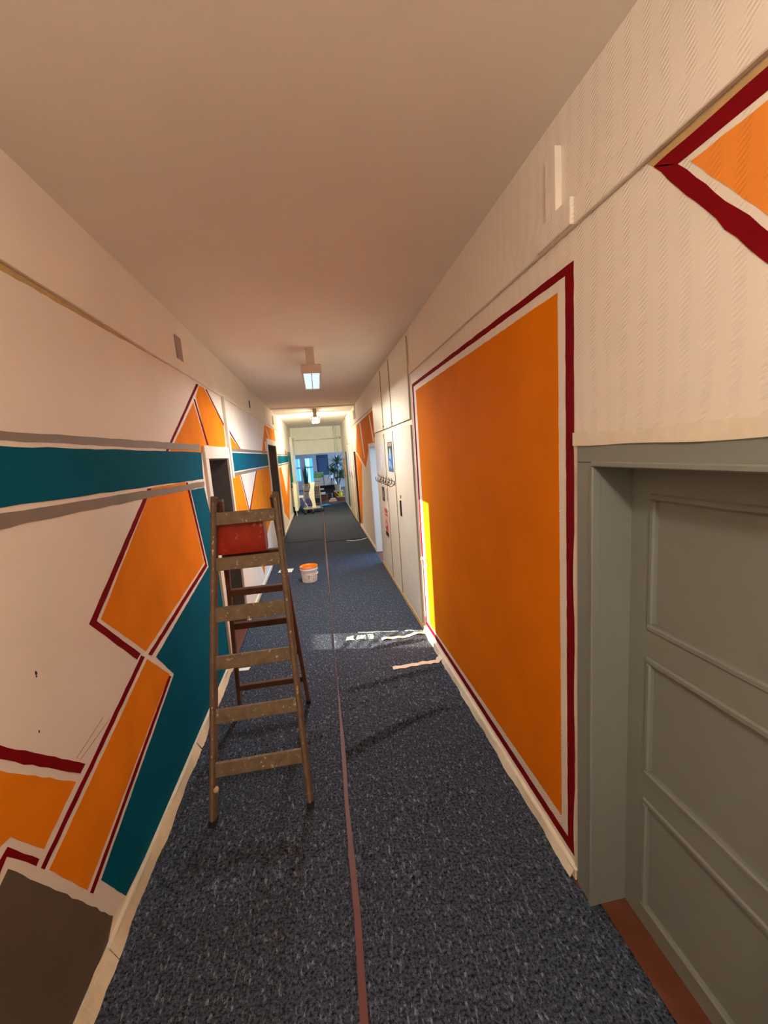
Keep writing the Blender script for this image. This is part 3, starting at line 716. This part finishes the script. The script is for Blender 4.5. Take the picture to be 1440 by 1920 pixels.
# ------------------------------------------------------------------ step ladder
lad = tag(empty('step_ladder', (-.53, 2.8, 0)), 'old wooden paint-spattered step ladder standing open on the felt', 'ladder')
fb = {-1: Vector((-.806, 2.275, .022)), 1: Vector((-.240, 2.275, .022))}
ft = {-1: Vector((-.690, 2.79, 1.885)), 1: Vector((-.305, 2.79, 1.885))}
rb_ = {-1: Vector((-.846, 3.35, .022)), 1: Vector((-.278, 3.35, .022))}
rt = {-1: Vector((-.660, 2.815, 1.86)), 1: Vector((-.330, 2.815, 1.86))}
for s_ in (-1, 1):
    d_ = (ft[s_]-fb[s_]).normalized()
    st = MB().beam(fb[s_], ft[s_], .036, .062)
    st.build('front_stile', 'ladder_wood', lad, bevel=.005)
    MB().beam(fb[s_]+Vector((0, -.0335, 0))+d_*.02, ft[s_]+Vector((0, -.0335, 0))-d_*.03, .012, .006).build('stile_bead', 'ladder_step', lad)
    MB().beam(fb[s_]-d_*.022, fb[s_]+d_*.014, .042, .068).build('rubber_foot', 'ladder_foot', lad)
    r_ = (rt[s_]-rb_[s_]).normalized()
    MB().beam(rb_[s_], rt[s_], .030, .048).build('rear_stile', 'ladder_rear', lad, bevel=.005)
    MB().beam(rb_[s_]-r_*.022, rb_[s_]+r_*.014, .036, .054).build('rubber_foot', 'ladder_foot', lad)
    hp = MB().beam(ft[s_].lerp(fb[s_], .03)+Vector((-s_*.022, 0, 0)), rt[s_].lerp(rb_[s_], .09)+Vector((-s_*.006, 0, 0)), .005, .035); hp.build('hinge_plate', 'iron', lad)
def front_at(z, s_): t = (z-fb[s_].z)/(ft[s_].z-fb[s_].z); return fb[s_].lerp(ft[s_], t)
def rear_at(z, s_): t = (z-rb_[s_].z)/(rt[s_].z-rb_[s_].z); return rb_[s_].lerp(rt[s_], t)
for i, z in enumerate((.295, .585, .885, 1.165, 1.465, 1.745)):
    a, b_ = front_at(z, -1), front_at(z, 1)
    MB().beam(a+Vector((.012, -.012, 0)), b_+Vector((-.012, -.012, 0)), .092 if i in (3, ) else .082, .026, side=(0, .18, .98)).build('step', 'ladder_step', lad, bevel=.003)
for z in (.27, .56, .87, 1.16, 1.45):
    a, b_ = rear_at(z, -1), rear_at(z, 1)
    MB().beam(a, b_, .056, .03, side=(0, -.27, .96)).build('rung', 'ladder_rear', lad, bevel=.004)
# loose ends seen on the ladder: peg knot on the left foot, tape flag on the right
kn = MB().lathe((-.775, 2.30, .20), [(.0, -.018), (.014, -.012), (.017, 0), (.012, .012), (0, .016)], 10); kn.build('wooden_peg', 'wood_trim', lad, smooth=True)
MB().box(-.262, -.258, 2.30, 2.33, .15, .215).build('tape_flag', 'wood_trim', lad)
# red tin hanging between the top steps
tin = tag(empty('red_tin_box', (-.565, 2.87, 1.50)), 'red scratched metal box hung between the top steps of the ladder', 'box')
tb = MB(); x0, x1, y0, y1, z0, z1 = -.715, -.405, 2.80, 2.93, 1.493, 1.73
tb.box(x0, x1, y0, y0+.004, z0, z1).box(x0, x1, y1-.004, y1, z0, z1).box(x0, x0+.004, y0+.004, y1-.004, z0, z1).box(x1-.004, x1, y0+.004, y1-.004, z0, z1).box(x0+.004, x1-.004, y0+.004, y1-.004, z0, z0+.004)
tb.build('box_body', 'box_red', tin)
MB().box(x0-.004, x1+.004, y0-.004, y0+.002, z1-.014, z1+.002).build('rolled_rim', 'box_red', tin, bevel=.002)
for xx in (x0+.06, x1-.06): MB().tube([(xx, y0+.02, z1-.01), (xx, y0+.02, z1+.03), (xx, y0-.02, z1+.05), (xx, y0-.04, z1+.03)], .004, 6).build('hook', 'iron', tin)

# ------------------------------------------------------------------ paint bucket
bc = Vector((-.335, 6.9, .001)); bu = tag(empty('paint_bucket', bc), 'white plastic bucket of orange paint standing on the felt', 'bucket')
MB().lathe(bc, [(0, .0), (.120, .0), (.126, .006), (.140, .205), (.150, .207), (.152, .225), (.146, .227), (.150, .262), (.147, .262), (.142, .225), (.135, .19), (.122, .012), (0, .012)], 40).build('bucket_body', 'bucket_white', bu, smooth=False)
MB().lathe(bc, [(.147, .258), (.153, .262), (.153, .268), (.144, .268), (.139, .225), (.137, .2), (.13, .16), (.0, .158)], 40).build('paint', 'paint_wet', bu, smooth=True, label='orange paint inside and on the rim')
hp = []
for i in range(17):
    a = -2.6+i*(2.75/16); r_ = .150+.012*math.sin(math.pi*i/16); hp.append(bc+Vector((r_*math.cos(a), r_*math.sin(a), .215-.10*math.sin(math.pi*i/16))))
ha = MB().tube(hp, .003, 6).build('wire_handle', 'wire', bu, smooth=True)
MB().tube(hp[11:14], .010, 8).build('grip', 'bucket_white', ha)
def on_bucket(a, z, r_=.1345): rr = .126+(.140-.126)*z/.2+.0008; return bc+Vector((rr*math.cos(a), rr*math.sin(a), z))
def bmark(a, z, da, dz, m_):
    pts = [on_bucket(a+u*da, z+v*dz) for u, v in ((-1, -1), (1, -1), (1, 1), (-1, 1))]
    n_ = (pts[0]-bc); n_.z = 0; MB().poly(pts, n_.normalized()*.0008).build('print_mark', m_, bu)
bmark(-1.62, .12, .11, .006, 'mark_brown'); bmark(-1.62, .10, .03, .02, 'mark_brown'); bmark(-1.62, .075, .07, .004, 'mark_brown')
bmark(-2.25, .06, .03, .018, 'mark_grey'); bmark(-1.05, .06, .05, .012, 'mark_grey'); bmark(-1.6, .03, .05, .008, 'mark_grey'); bmark(-2.2, .17, .08, .006, 'mark_grey')

# papers on the floor
for px, lab in (([(521, 1074), (526, 1068), (551, 1066), (547, 1073)], 'white sheet of paper on the felt left of the bucket'), ([(445, 1259), (447, 1254), (470, 1251), (466, 1257)], 'white paper scrap behind the ladder by the doorway')):
    P = [onz(x, y, .003)+Vector((0, 0, .003)) for x, y in px]
    tag(MB().poly(P, (0, 0, .001)).build('paper_sheet', 'paper'), lab, 'paper')

# ------------------------------------------------------------------ ceiling luminaires
def luminaire(yc, z, m_, energy, color, label, L_=1.24, spread=170, side=0, end=0):
    t = tag(empty('ceiling_light', (0.01, yc, z)), label, 'ceiling light', 'louvred ceiling luminaires')
    x = .01; a, b_ = yc-L_/2, yc+L_/2; W_ = .115; hh = .075
    h_ = MB(); h_.box(x-W_, x-W_+.022, a+.04, b_-.04, z, z+hh); h_.box(x+W_-.022, x+W_, a+.04, b_-.04, z, z+hh); h_.box(x-W_, x+W_, a, a+.04, z-.006, z+hh); h_.box(x-W_, x+W_, b_-.04, b_, z-.006, z+hh); h_.box(x-W_, x+W_, a, b_, z+hh, z+hh+.012)
    h_.build('housing', 'fixture', t, bevel=.003)
    for s_ in (-1, 1):
        u0, u1 = sorted((x+s_*.006, x+s_*(W_-.024)))
        MB().box(u0, u1, a+.042, b_-.042, z+.004, z+.012).build('light_panel', m_, t)
    MB().box(x-.005, x+.005, a+.04, b_-.04, z-.004, z+.02).build('divider', 'fixture', t)
    for k in range(14):
        yy = a+.08+k*(L_-.16)/13
        MB().box(x-W_+.022, x+W_-.022, yy-.0015, yy+.0015, z-.002, z+.003).build('louvre_blade', 'fixture', t)
    for yy in (a+.25, b_-.25):
        MB().box(x-.05, x+.05, yy-.06, yy+.06, z+hh+.012, CEIL).build('mount', 'fixture', t, bevel=.003)
    def area(w_, l_, e_, loc, to, spr):
        ld = bpy.data.lights.new('lamp', 'AREA'); ld.shape = 'RECTANGLE'; ld.size = w_; ld.size_y = l_; ld.energy = e_; ld.color = color; ld.spread = math.radians(spr)
        lo = bpy.data.objects.new('lamp', ld); C.objects.link(lo); lo.parent = t; lo.location = loc
        lo.rotation_euler = Vector(to).to_track_quat('-Z', 'Y').to_euler()
    area(2*W_-.05, L_-.1, energy, (0, 0, -.008), (0, 0, -1), spread)
    if side:            # open-sided fitting: light leaves through the side diffusers too
        for s_ in (-1, 1):
            MB().box(x+s_*W_-.001, x+s_*(W_+.003)+.001, a+.06, b_-.06, z+.012, z+.066).build('side_diffuser', m_, t)
            area(.05, L_-.14, side, (s_*(W_+.006), 0, .04), (s_, 0, 0), 180)
    if end:  # glowing end panels and a lamp, added to brighten bulkhead and ceiling
        MB().box(x-.09, x+.09, b_-.001, b_+.003, z+.012, z+.066).build('end_fill', m_, t)
        area(.17, .05, end, (0, L_/2+.006, .04), (0, 1, 0), 180)
        MB().box(x-.09, x+.09, a-.003, a+.001, z+.012, z+.066).build('end_fill', m_, t)
    return t
luminaire(-1.3, 3.05, 'tube_warm', 10, (1.0, .88, .75), 'warm louvred ceiling light above the camera', side=14, end=11)
luminaire(5.52, 3.05, 'tube_cool', 38, (1.0, .97, .95), 'pale blue louvred ceiling light, the nearer one in view')
luminaire(11.8, 3.05, 'tube_bright', 15, (1.0, .97, .78), 'glaring white ceiling light beyond the ceiling strip', side=3, end=54)

# ------------------------------------------------------------------ end of the corridor: pipes, radiator, trolley
pp = MB().tube([(LW, Y1-.05, 2.83), (RW, Y1-.05, 2.83)], .022, 10).build('heating_pipe', 'white_far', smooth=True); tag(pp, 'cream horizontal heating pipe across the end bulkhead', 'pipe')
for x_, lab in ((.74, 'left one of two cream vertical pipes on the end bulkhead'), (.83, 'right one of two cream vertical pipes on the end bulkhead')):
    tag(MB().tube([(x_, Y1-.04, 2.1), (x_, Y1-.04, CEIL)], .02, 10).build('heating_pipe', 'white_far', smooth=True), lab, 'pipe')
for x_, lab in ((LW+.16, 'cream valve elbow at the left end of the pipe'), (RW-.12, 'cream valve elbow at the right end of the pipe')):
    vb = MB().lathe((x_, Y1-.22, 2.86), [(0, -.05), (.05, -.045), (.055, .03), (.03, .06), (0, .062)], 14); vb.tube([(x_, Y1-.22, 2.86), (x_, Y1-.05, 2.83)], .018, 8)
    tag(vb.build('pipe_valve', 'white_far', smooth=True), lab, 'valve')
# corner post before the radiator
struct(MB().box(LW, LW+.10, 17.3, Y1, FZ, 2.95).build('trim_5', 'white_far', bevel=.004), 'cream corner post at the end of the left wall', 'trim')
rd = tag(empty('radiator', (-.98, 16.2, 0)), 'tall cream panel radiator at the far left wall', 'radiator')
MB().box(-1.02, -.90, 15.2, 16.9, .16, 1.18).build('panel', 'enamel', rd, bevel=.015)
for k in range(16):
    MB().box(-.902, -.894, 15.26+k*.1, 15.32+k*.1, .2, 1.14).build('rib', 'enamel', rd)
MB().box(-1.03, -.89, 15.19, 16.91, 1.18, 1.195).build('top_grille', 'enamel', rd, bevel=.004)
for yy in (15.5, 16.6): MB().box(-1.09, -1.02, yy-.02, yy+.02, .3, 1.0).build('bracket', 'enamel', rd)
MB().tube([(-.96, 15.19, .25), (-.96, 15.12, .25), (-.96, 15.12, .0)], .012, 8).build('pipe', 'enamel', rd)

tr = tag(empty('wire_trolley', (-.35, 15.75, 0)), 'silver wire trolley on black castors with a white cloth over it', 'trolley')
tx0, tx1, ty0, ty1 = -.66, -.06, 15.55, 16.05
for (cx, cy) in ((-.80, 15.95), (-.66, 15.2), (-.37, 15.2), (.0, 15.75), (-.55, 15.62)):
    cs = MB(); 
    wv = MB().lathe((0, 0, 0), [(0, -.026), (.058, -.026), (.066, -.014), (.066, .014), (.058, .026), (0, .026)], 16)
    wv.v = [Vector((cx+p.z, cy+p.x, .067+p.y)) for p in wv.v]; wv.box(cx-.036, cx-.03, cy-.02, cy+.02, .05, .145).box(cx+.03, cx+.036, cy-.02, cy+.02, .05, .13).box(cx-.03, cx+.03, cy-.02, cy+.02, .118, .13)
    wv.build('castor', 'black', tr)
bs = MB(); hub = Vector((-.4, 15.62, .17))
bs.box(-.72, -.1, 15.42, 16.05, .17, .195); bs.build('base_tray', 'pot_grey', tr, bevel=.006)
lg = MB()
for (cx, cy) in ((-.80, 15.95), (-.66, 15.2), (-.37, 15.2), (.0, 15.75)): lg.beam(hub, (cx, cy, .145), .03, .03)
lg.build('base_legs', 'chrome', tr)
for (x_, y_) in ((tx0, ty0), (tx1, ty0), (tx0, ty1), (tx1, ty1)): MB().tube([(x_, y_, .18), (x_, y_, 1.1)], .018, 8).build('post', 'chrome', tr)
for z_ in (.56, .66, .76, .86, .96, 1.06):
    MB().tube([(tx0, ty0, z_), (tx1, ty0, z_), (tx1, ty1, z_), (tx0, ty1, z_), (tx0, ty0, z_)], .010, 6).build('wire_hoop', 'chrome', tr)
for k in range(1, 8):
    x_ = tx0+(tx1-tx0)*k/8; MB().tube([(x_, ty0, 1.06), (x_, ty0, .56), (x_, ty1, .56), (x_, ty1, 1.06)], .007, 6).build('basket_wire', 'chrome', tr)
MB().tube([(tx1, ty0, 1.06), (tx1+.02, ty0, 1.17), (tx1-.18, ty0-.0, 1.17)], .012, 8).build('handle', 'black', tr)
# cloth draped over the front of the trolley
cl = MB(); n1, n2 = 14, 26; v = []; f = []
for j in range(n2+1):
    t = j/n2; z_ = 1.16-1.0*max(0, t-.12)/.88; w_ = .13-.05*min(1, t/.25)+(.02*math.sin((t-.3)*9) if t > .3 else 0)
    for i in range(n1+1):
        u = i/n1*2-1
        v.append((-.35+u*w_+.03*math.sin(t*9), ty0-.035-.022*math.cos(u*9+t*3)-(.0 if t > .12 else -.3*(.12-t)/.12), z_-.02*abs(u)))
for j in range(n2):
    for i in range(n1): f.append((j*(n1+1)+i, j*(n1+1)+i+1, (j+1)*(n1+1)+i+1, (j+1)*(n1+1)+i))
co = cl.add(v, f).build('draped_cloth', 'cloth', smooth=True); tag(co, 'long off-white cloth hanging over the wire trolley', 'cloth')
md = co.modifiers.new('thick', 'SOLIDIFY'); md.thickness = .006
# box and cord at the trolley's left side
sb = tag(empty('white_socket_box', (-.78, 15.6, .55)), 'small white box with a hanging cord between radiator and trolley', 'box')
MB().box(-.86, -.69, 15.56, 15.68, .60, .69).build('box_body', 'rope_white', sb, bevel=.01)
MB().tube([(-.72, 15.6, .60), (-.70, 15.58, .5), (-.66, 15.56, .42), (-.60, 15.54, .34), (-.58, 15.52, .27), (-.58, 15.52, .2)], .012, 6).build('cord', 'rope_white', sb, smooth=True)
# blue gloves dropped on the floor
for k, (gx, gy, rz, lab) in enumerate(((-.03, 17.0, .5, 'blue rubber glove lying nearer the trolley'), (.17, 17.15, -.3, 'blue rubber glove lying nearer the tall plant'))):
    gm = MB(); ca, sa = math.cos(rz), math.sin(rz)
    def gp(a, b_, z_): return (gx+a*ca-b_*sa, gy+a*sa+b_*ca, z_+.02)
    gm.tube([gp(-.14, 0, .03), gp(-.05, 0, .045), gp(.03, .0, .05), gp(.07, 0, .04)], [.045, .042, .05, .03], 10)
    for q in range(4): gm.tube([gp(.04, -.036+.024*q, .045), gp(.11, -.045+.03*q, .05-.008*q), gp(.15, -.05+.033*q, .02)], [.014, .013, .010], 6)
    gm.tube([gp(-.01, .04, .04), gp(.03, .08, .035), gp(.06, .09, .02)], [.015, .013, .01], 6)
    tag(gm.build('rubber_glove', 'glove_blue', smooth=True), lab, 'glove')

# ------------------------------------------------------------------ room beyond the corridor
FY = 27.0
fr = MB(); 
wins = [(-2.0, -1.15, .55, 2.05), (-.92, -.37, .40, 2.05), (1.05, 1.3, 1.2, 2.05)]
x = -4.3
for (a, b_, z0, z1) in wins:
    fr.box(x, a, FY, FY+.2, FZ, 3.0); fr.box(a, b_, FY, FY+.2, FZ, z0); fr.box(a, b_, FY, FY+.2, z1, 3.0); x = b_
fr.box(x, 4.3, FY, FY+.2, FZ, 3.0)
fr.box(-4.3, -4.1, Y1+.22, FY, FZ, 3.0); fr.box(4.1, 4.3, Y1+.22, 19.4, FZ, 3.0); fr.box(4.1, 4.3, 25.5, FY, FZ, 3.0); fr.box(4.1, 4.3, 19.4, 25.5, FZ, .6); fr.box(4.1, 4.3, 19.4, 25.5, 2.75, 3.0)  # wide unseen opening on the right, added to flood the room with daylight
fr.box(-4.3, LW-TH, Y1, Y1+.22, FZ, 3.0); fr.box(RW+TH, 4.3, Y1, Y1+.22, FZ, 3.0)
struct(fr.build('wall_far_room', 'far_wall'), 'grey lilac walls of the room at the end', 'wall')
struct(MB().box(-4.3, 4.3, Y1+.22, FY+.2, 3.0, 3.15).build('ceiling_far_room', 'far_wall'), 'ceiling of the room at the end', 'ceiling')
for k, (a, b_, z0, z1) in enumerate(wins):
    wn = struct(empty('window_%d' % (k+1), ((a+b_)/2, FY, z0)), ['far window at the left behind the spiky plant', 'bright blue far window beside the slate door', 'far window hidden by the tall plant'][k], 'window')
    f_ = MB(); f_.box(a, a+.05, FY-.02, FY+.06, z0, z1).box(b_-.05, b_, FY-.02, FY+.06, z0, z1).box(a+.05, b_-.05, FY-.02, FY+.06, z0, z0+.05).box(a+.05, b_-.05, FY-.02, FY+.06, z1-.05, z1).box(a+.05, b_-.05, FY-.02, FY+.06, 1.37, 1.48)
    f_.build('window_frame', 'window_frame', wn)
    MB().box(a+.05, b_-.05, FY+.02, FY+.028, z0+.05, 1.37).build('pane', 'glass', wn); MB().box(a+.05, b_-.05, FY+.02, FY+.028, 1.48, z1-.05).build('pane', 'glass', wn)
    MB().box(a-.04, b_+.04, FY-.1, FY, z0-.04, z0).build('window_sill', 'window_frame', wn)
# neighbouring facade outside with vertical cladding boards
fc = tag(empty('neighbouring_facade', (0, 34, 0)), 'blue and pale clad building outside the far windows', 'building')
for k in range(30):
    MB().box(-6+k*.4, -6+k*.4+.385, 34, 34.1, -1, 6).build('cladding_board', 'facade_blue' if k % 5 in (0, 1, 3) else 'facade_pale', fc)
# slate door in the far room
d7_ = struct(empty('door_7', (.23, FY, 0)), 'slate blue door in the far room wall', 'door')
MB().box(-.12, -.06, FY-.03, FY, FZ, 2.16).build('frame', 'frame_dark', d7_); MB().box(.54, .60, FY-.03, FY, FZ, 2.16).build('frame', 'frame_dark', d7_); MB().box(-.06, .54, FY-.03, FY, 2.08, 2.16).build('frame', 'frame_dark', d7_)
MB().box(-.06, .54, FY-.02, FY, FZ, 2.08).build('leaf', 'slate_door', d7_)
MB().box(0, .48, FY-.05, FY-.02, 1.98, 2.04).build('door_closer', 'frame_dark', d7_, bevel=.006)
tag(MB().box(-.28, -.22, FY-.03, FY, 1.0, 1.14).build('wall_switch', 'frame_dark', bevel=.005), 'small dark switch box between the far window and the slate door', 'switch')

# plants
def plant_tall():
    b0 = Vector((.78, 19.5, .42)); t = tag(empty('dracaena_plant', b0), 'tall dracaena with arching narrow leaves at the right of the end opening', 'plant')
    MB().lathe(b0, [(0, 0), (.12, 0), (.16, .28), (.17, .3), (.15, .3), (.14, .26), (0, .26)], 20).build('pot', 'pot_grey', t)
    stems = [((0, 0, .25), (.03, 0, .9), (.06, .02, 1.36)), ((.03, .02, .25), (-.08, .05, .6), (-.12, .04, .98)), ((-.02, 0, .25), (.12, -.03, .5), (.2, -.04, .72))]
    for st in stems:
        MB().tube([b0+Vector(p) for p in st], [.024, .02, .016], 8).build('stem', 'stem', t)
        top = b0+Vector(st[-1])
        for k in range(48):
            a = k*2.4+random.uniform(-.3, .3); el = random.uniform(-.2, 1.2); L_ = random.uniform(.42, .72)
            d_ = Vector((math.cos(a)*math.cos(el), math.sin(a)*math.cos(el), math.sin(el))); sd_ = d_.cross(Vector((0, 0, 1))).normalized()
            pts = [top-Vector((0, 0, .14*random.random()))+d_*L_*s_+Vector((0, 0, -.42*L_*s_*s_*(1.2 if el < .6 else .6))) for s_ in (0, .25, .5, .75, 1)]
            MB().ribbon(pts, sd_, [.016, .032, .03, .02, .003], .002).build('leaf', 'leaf' if k % 3 else 'leaf_dark', t)
plant_tall()
def plant_spiky():
    b0 = Vector((-.66, 19.3, .55)); t = tag(empty('spiky_plant', b0), 'dark upright spiky plant in front of the blue window', 'plant')
    MB().lathe(b0, [(0, 0), (.09, 0), (.12, .22), (.1, .22), (0, .2)], 18).build('pot', 'pot_grey', t)
    for k in range(16):
        a = k*2.4; r_ = .02+.05*random.random(); hgt = random.uniform(.6, 1.0)
        q = [b0+Vector((math.cos(a)*r_*(1+s_*1.2), math.sin(a)*r_*(1+s_*1.2), .18+hgt*s_)) for s_ in (0, .35, .7, 1)]
        MB().ribbon(q, Vector((-math.sin(a), math.cos(a), 0)), [.02, .035, .03, .003], .006).build('leaf', 'leaf_dark', t)
plant_spiky()
# stands and clutter
sp = tag(empty('plant_stand', (.80, 19.5, 0)), 'brown wooden stand carrying the tall dracaena', 'stand')
MB().box(.58, 1.02, 19.28, 19.72, .38, .42).build('top', 'pot_grey', sp, bevel=.004)
for (x_, y_) in ((.60, 19.3), (.96, 19.3), (.60, 19.66), (.96, 19.66)): MB().box(x_, x_+.05, y_, y_+.05, FZ, .38).build('leg', 'stand_brown', sp)
MB().box(.65, .96, 19.31, 19.33, .1, .38).build('apron', 'stand_brown', sp)
ps = tag(empty('plant_stool', (-.66, 19.3, 0)), 'dark stool under the spiky plant', 'stool')
MB().box(-.84, -.48, 19.12, 19.48, .50, .548).build('seat', 'black', ps)
for (x_, y_) in ((-.83, 19.13), (-.53, 19.13), (-.83, 19.43), (-.53, 19.43)): MB().box(x_, x_+.04, y_, y_+.04, FZ, .50).build('leg', 'black', ps)
wc = tag(empty('watering_can', (.87, 19.15, .0)), 'yellow watering can beside the tall plant', 'watering can')
wz = .17
MB().lathe((.87, 19.12, wz), [(0, 0), (.085, 0), (.09, .05), (.07, .2), (.05, .22), (.045, .215), (.07, .04), (0, .02)], 18).build('body', 'can_yellow', wc, smooth=True)
MB().tube([(.80, 19.12, wz+.05), (.72, 19.12, wz+.14), (.66, 19.12, wz+.22)], [.02, .014, .012], 8).build('spout', 'can_yellow', wc)
MB().tube([(.94, 19.12, wz+.06), (1.0, 19.12, wz+.12), (.98, 19.12, wz+.22), (.90, 19.12, wz+.25)], .010, 8).build('handle', 'can_yellow', wc)
sl = tag(empty('low_crate', (.87, 19.12, 0)), 'low dark crate under the yellow watering can', 'crate')
MB().box(.70, 1.04, 18.98, 19.26, FZ, .15).build('body', 'stand_brown', sl, bevel=.006); MB().box(.69, 1.05, 18.97, 19.27, .15, .168).build('lid', 'pot_grey', sl)
# dark table with boxes
tbv = tag(empty('black_table', (.2, 20.6, 0)), 'black table heaped with boxes at the end of the corridor', 'table')
MB().box(-.42, .75, 20.2, 21.0, .62, .66).build('table_top', 'black', tbv)
for (x_, y_) in ((-.40, 20.22), (.69, 20.22), (-.40, 20.94), (.69, 20.94)): MB().box(x_, x_+.04, y_, y_+.04, FZ, .62).build('leg', 'box_white' if x_ > 0 else 'black', tbv)
MB().box(-.36, .69, 20.9, 20.92, .2, .6).build('modesty_panel', 'black', tbv)
def carton(x0, x1, y0, y1, z0, z1, m_, label, cat='box', lid=None):
    t = tag(empty('storage_box', ((x0+x1)/2, (y0+y1)/2, z0)), label, cat)
    MB().box(x0, x1, y0, y1, z0, z1-.02).build('body', m_, t, bevel=.006); MB().box(x0-.008, x1+.008, y0-.008, y1+.008, z1-.02, z1).build('lid', lid or m_, t, bevel=.004)
    MB().box(x0+.3*(x1-x0), x1-.3*(x1-x0), y0-.012, y0, z0+.55*(z1-z0), z0+.7*(z1-z0)).build('grip', lid or m_, t)
carton(-.30, .14, 20.4, 20.8, .66, 1.04, 'box_white', 'white box on the black table under the green crates')
carton(.17, .50, 20.35, 20.75, .66, 1.13, 'box_white', 'taller white box beside the green crates')
carton(-.32, .08, 20.42, 20.78, 1.04, 1.16, 'crate_green', 'lower green crate on the white box', 'crate', 'crate_lid')
carton(-.30, .16, 20.40, 20.78, 1.16, 1.30, 'crate_green', 'upper green crate with pale lid', 'crate', 'crate_lid')
ap = tag(empty('round_appliance', (.48, 20.28, .66)), 'pale rounded appliance at the right end of the black table', 'appliance')
MB().lathe((.66, 20.42, .66), [(0, 0), (.13, 0), (.145, .08), (.13, .2), (.09, .26), (0, .28)], 20).build('body', 'box_white', ap, smooth=True)
MB().lathe((.66, 20.42, .66), [(.06, .265), (.06, .29), (0, .295)], 16).build('knob', 'frame_dark', ap)
bb = MB().lathe((.69, 20.0, .14), [(0, -.14), (.14, -.12), (.17, 0), (.15, .12), (.08, .2), (.0, .21)], 14, 1, .7)
for p in bb.v: p += Vector((random.uniform(-.012, .012), random.uniform(-.012, .012), random.uniform(-.012, .012)))
tag(bb.build('black_bag', 'black', smooth=True), 'black bag heaped in front of the table', 'bag')
for (x0, x1, y0, z0, z1, m_, lab) in ((-.05, .18, 19.95, .24, .34, 'box_white', 'small white box under the table edge'), (-.1, .12, 19.9, .48, .54, 'box_white', 'flat white packet under the black table'), (-.12, .24, 19.85, FZ, .22, 'stand_brown', 'brown cardboard box on the floor under the table'), (.28, .46, 19.85, FZ, .27, 'black', 'black box on the floor right of the brown box'), (-.44, -.14, 18.9, FZ, .30, 'black', 'black crate on the floor behind the trolley')):
    t = tag(empty('small_box', ((x0+x1)/2, y0, z0)), lab, 'box'); MB().box(x0, x1, y0, y0+.3, z0, z1-.012).build('body', m_, t, bevel=.008); MB().box(x0-.004, x1+.004, y0-.004, y0+.304, z1-.012, z1).build('lid', m_, t)
for (x0, x1, y0, z0, lab) in ((.30, .66, 18.75, 0, 'pale cushion pad lying on the floor near the plant stand'), (.36, .62, 18.8, .07, 'upper pale pad stacked near the plant stand')):
    t = tag(empty('foam_pad', ((x0+x1)/2, y0, z0)), lab, 'pad'); MB().box(x0, x1, y0, y0+.35, z0+FZ, z0+.062).build('pad_body', 'print_pink', t, bevel=.02); MB().box(x0-.002, x1+.002, y0-.002, y0+.352, z0+.024, z0+.03).build('seam', 'box_white', t)
bt = tag(empty('bottle', (.46, 20.9, .66)), 'dark bottle with white label standing behind the white boxes', 'bottle')
MB().lathe((.56, 20.85, .66), [(0, 0), (.045, 0), (.045, .5), (.02, .58), (.02, .7), (0, .7)], 14).build('glass_body', 'frame_dark', bt, smooth=True); MB().lathe((.56, 20.85, .66), [(.046, .3), (.046, .45)], 14).build('label_band', 'box_white', bt)
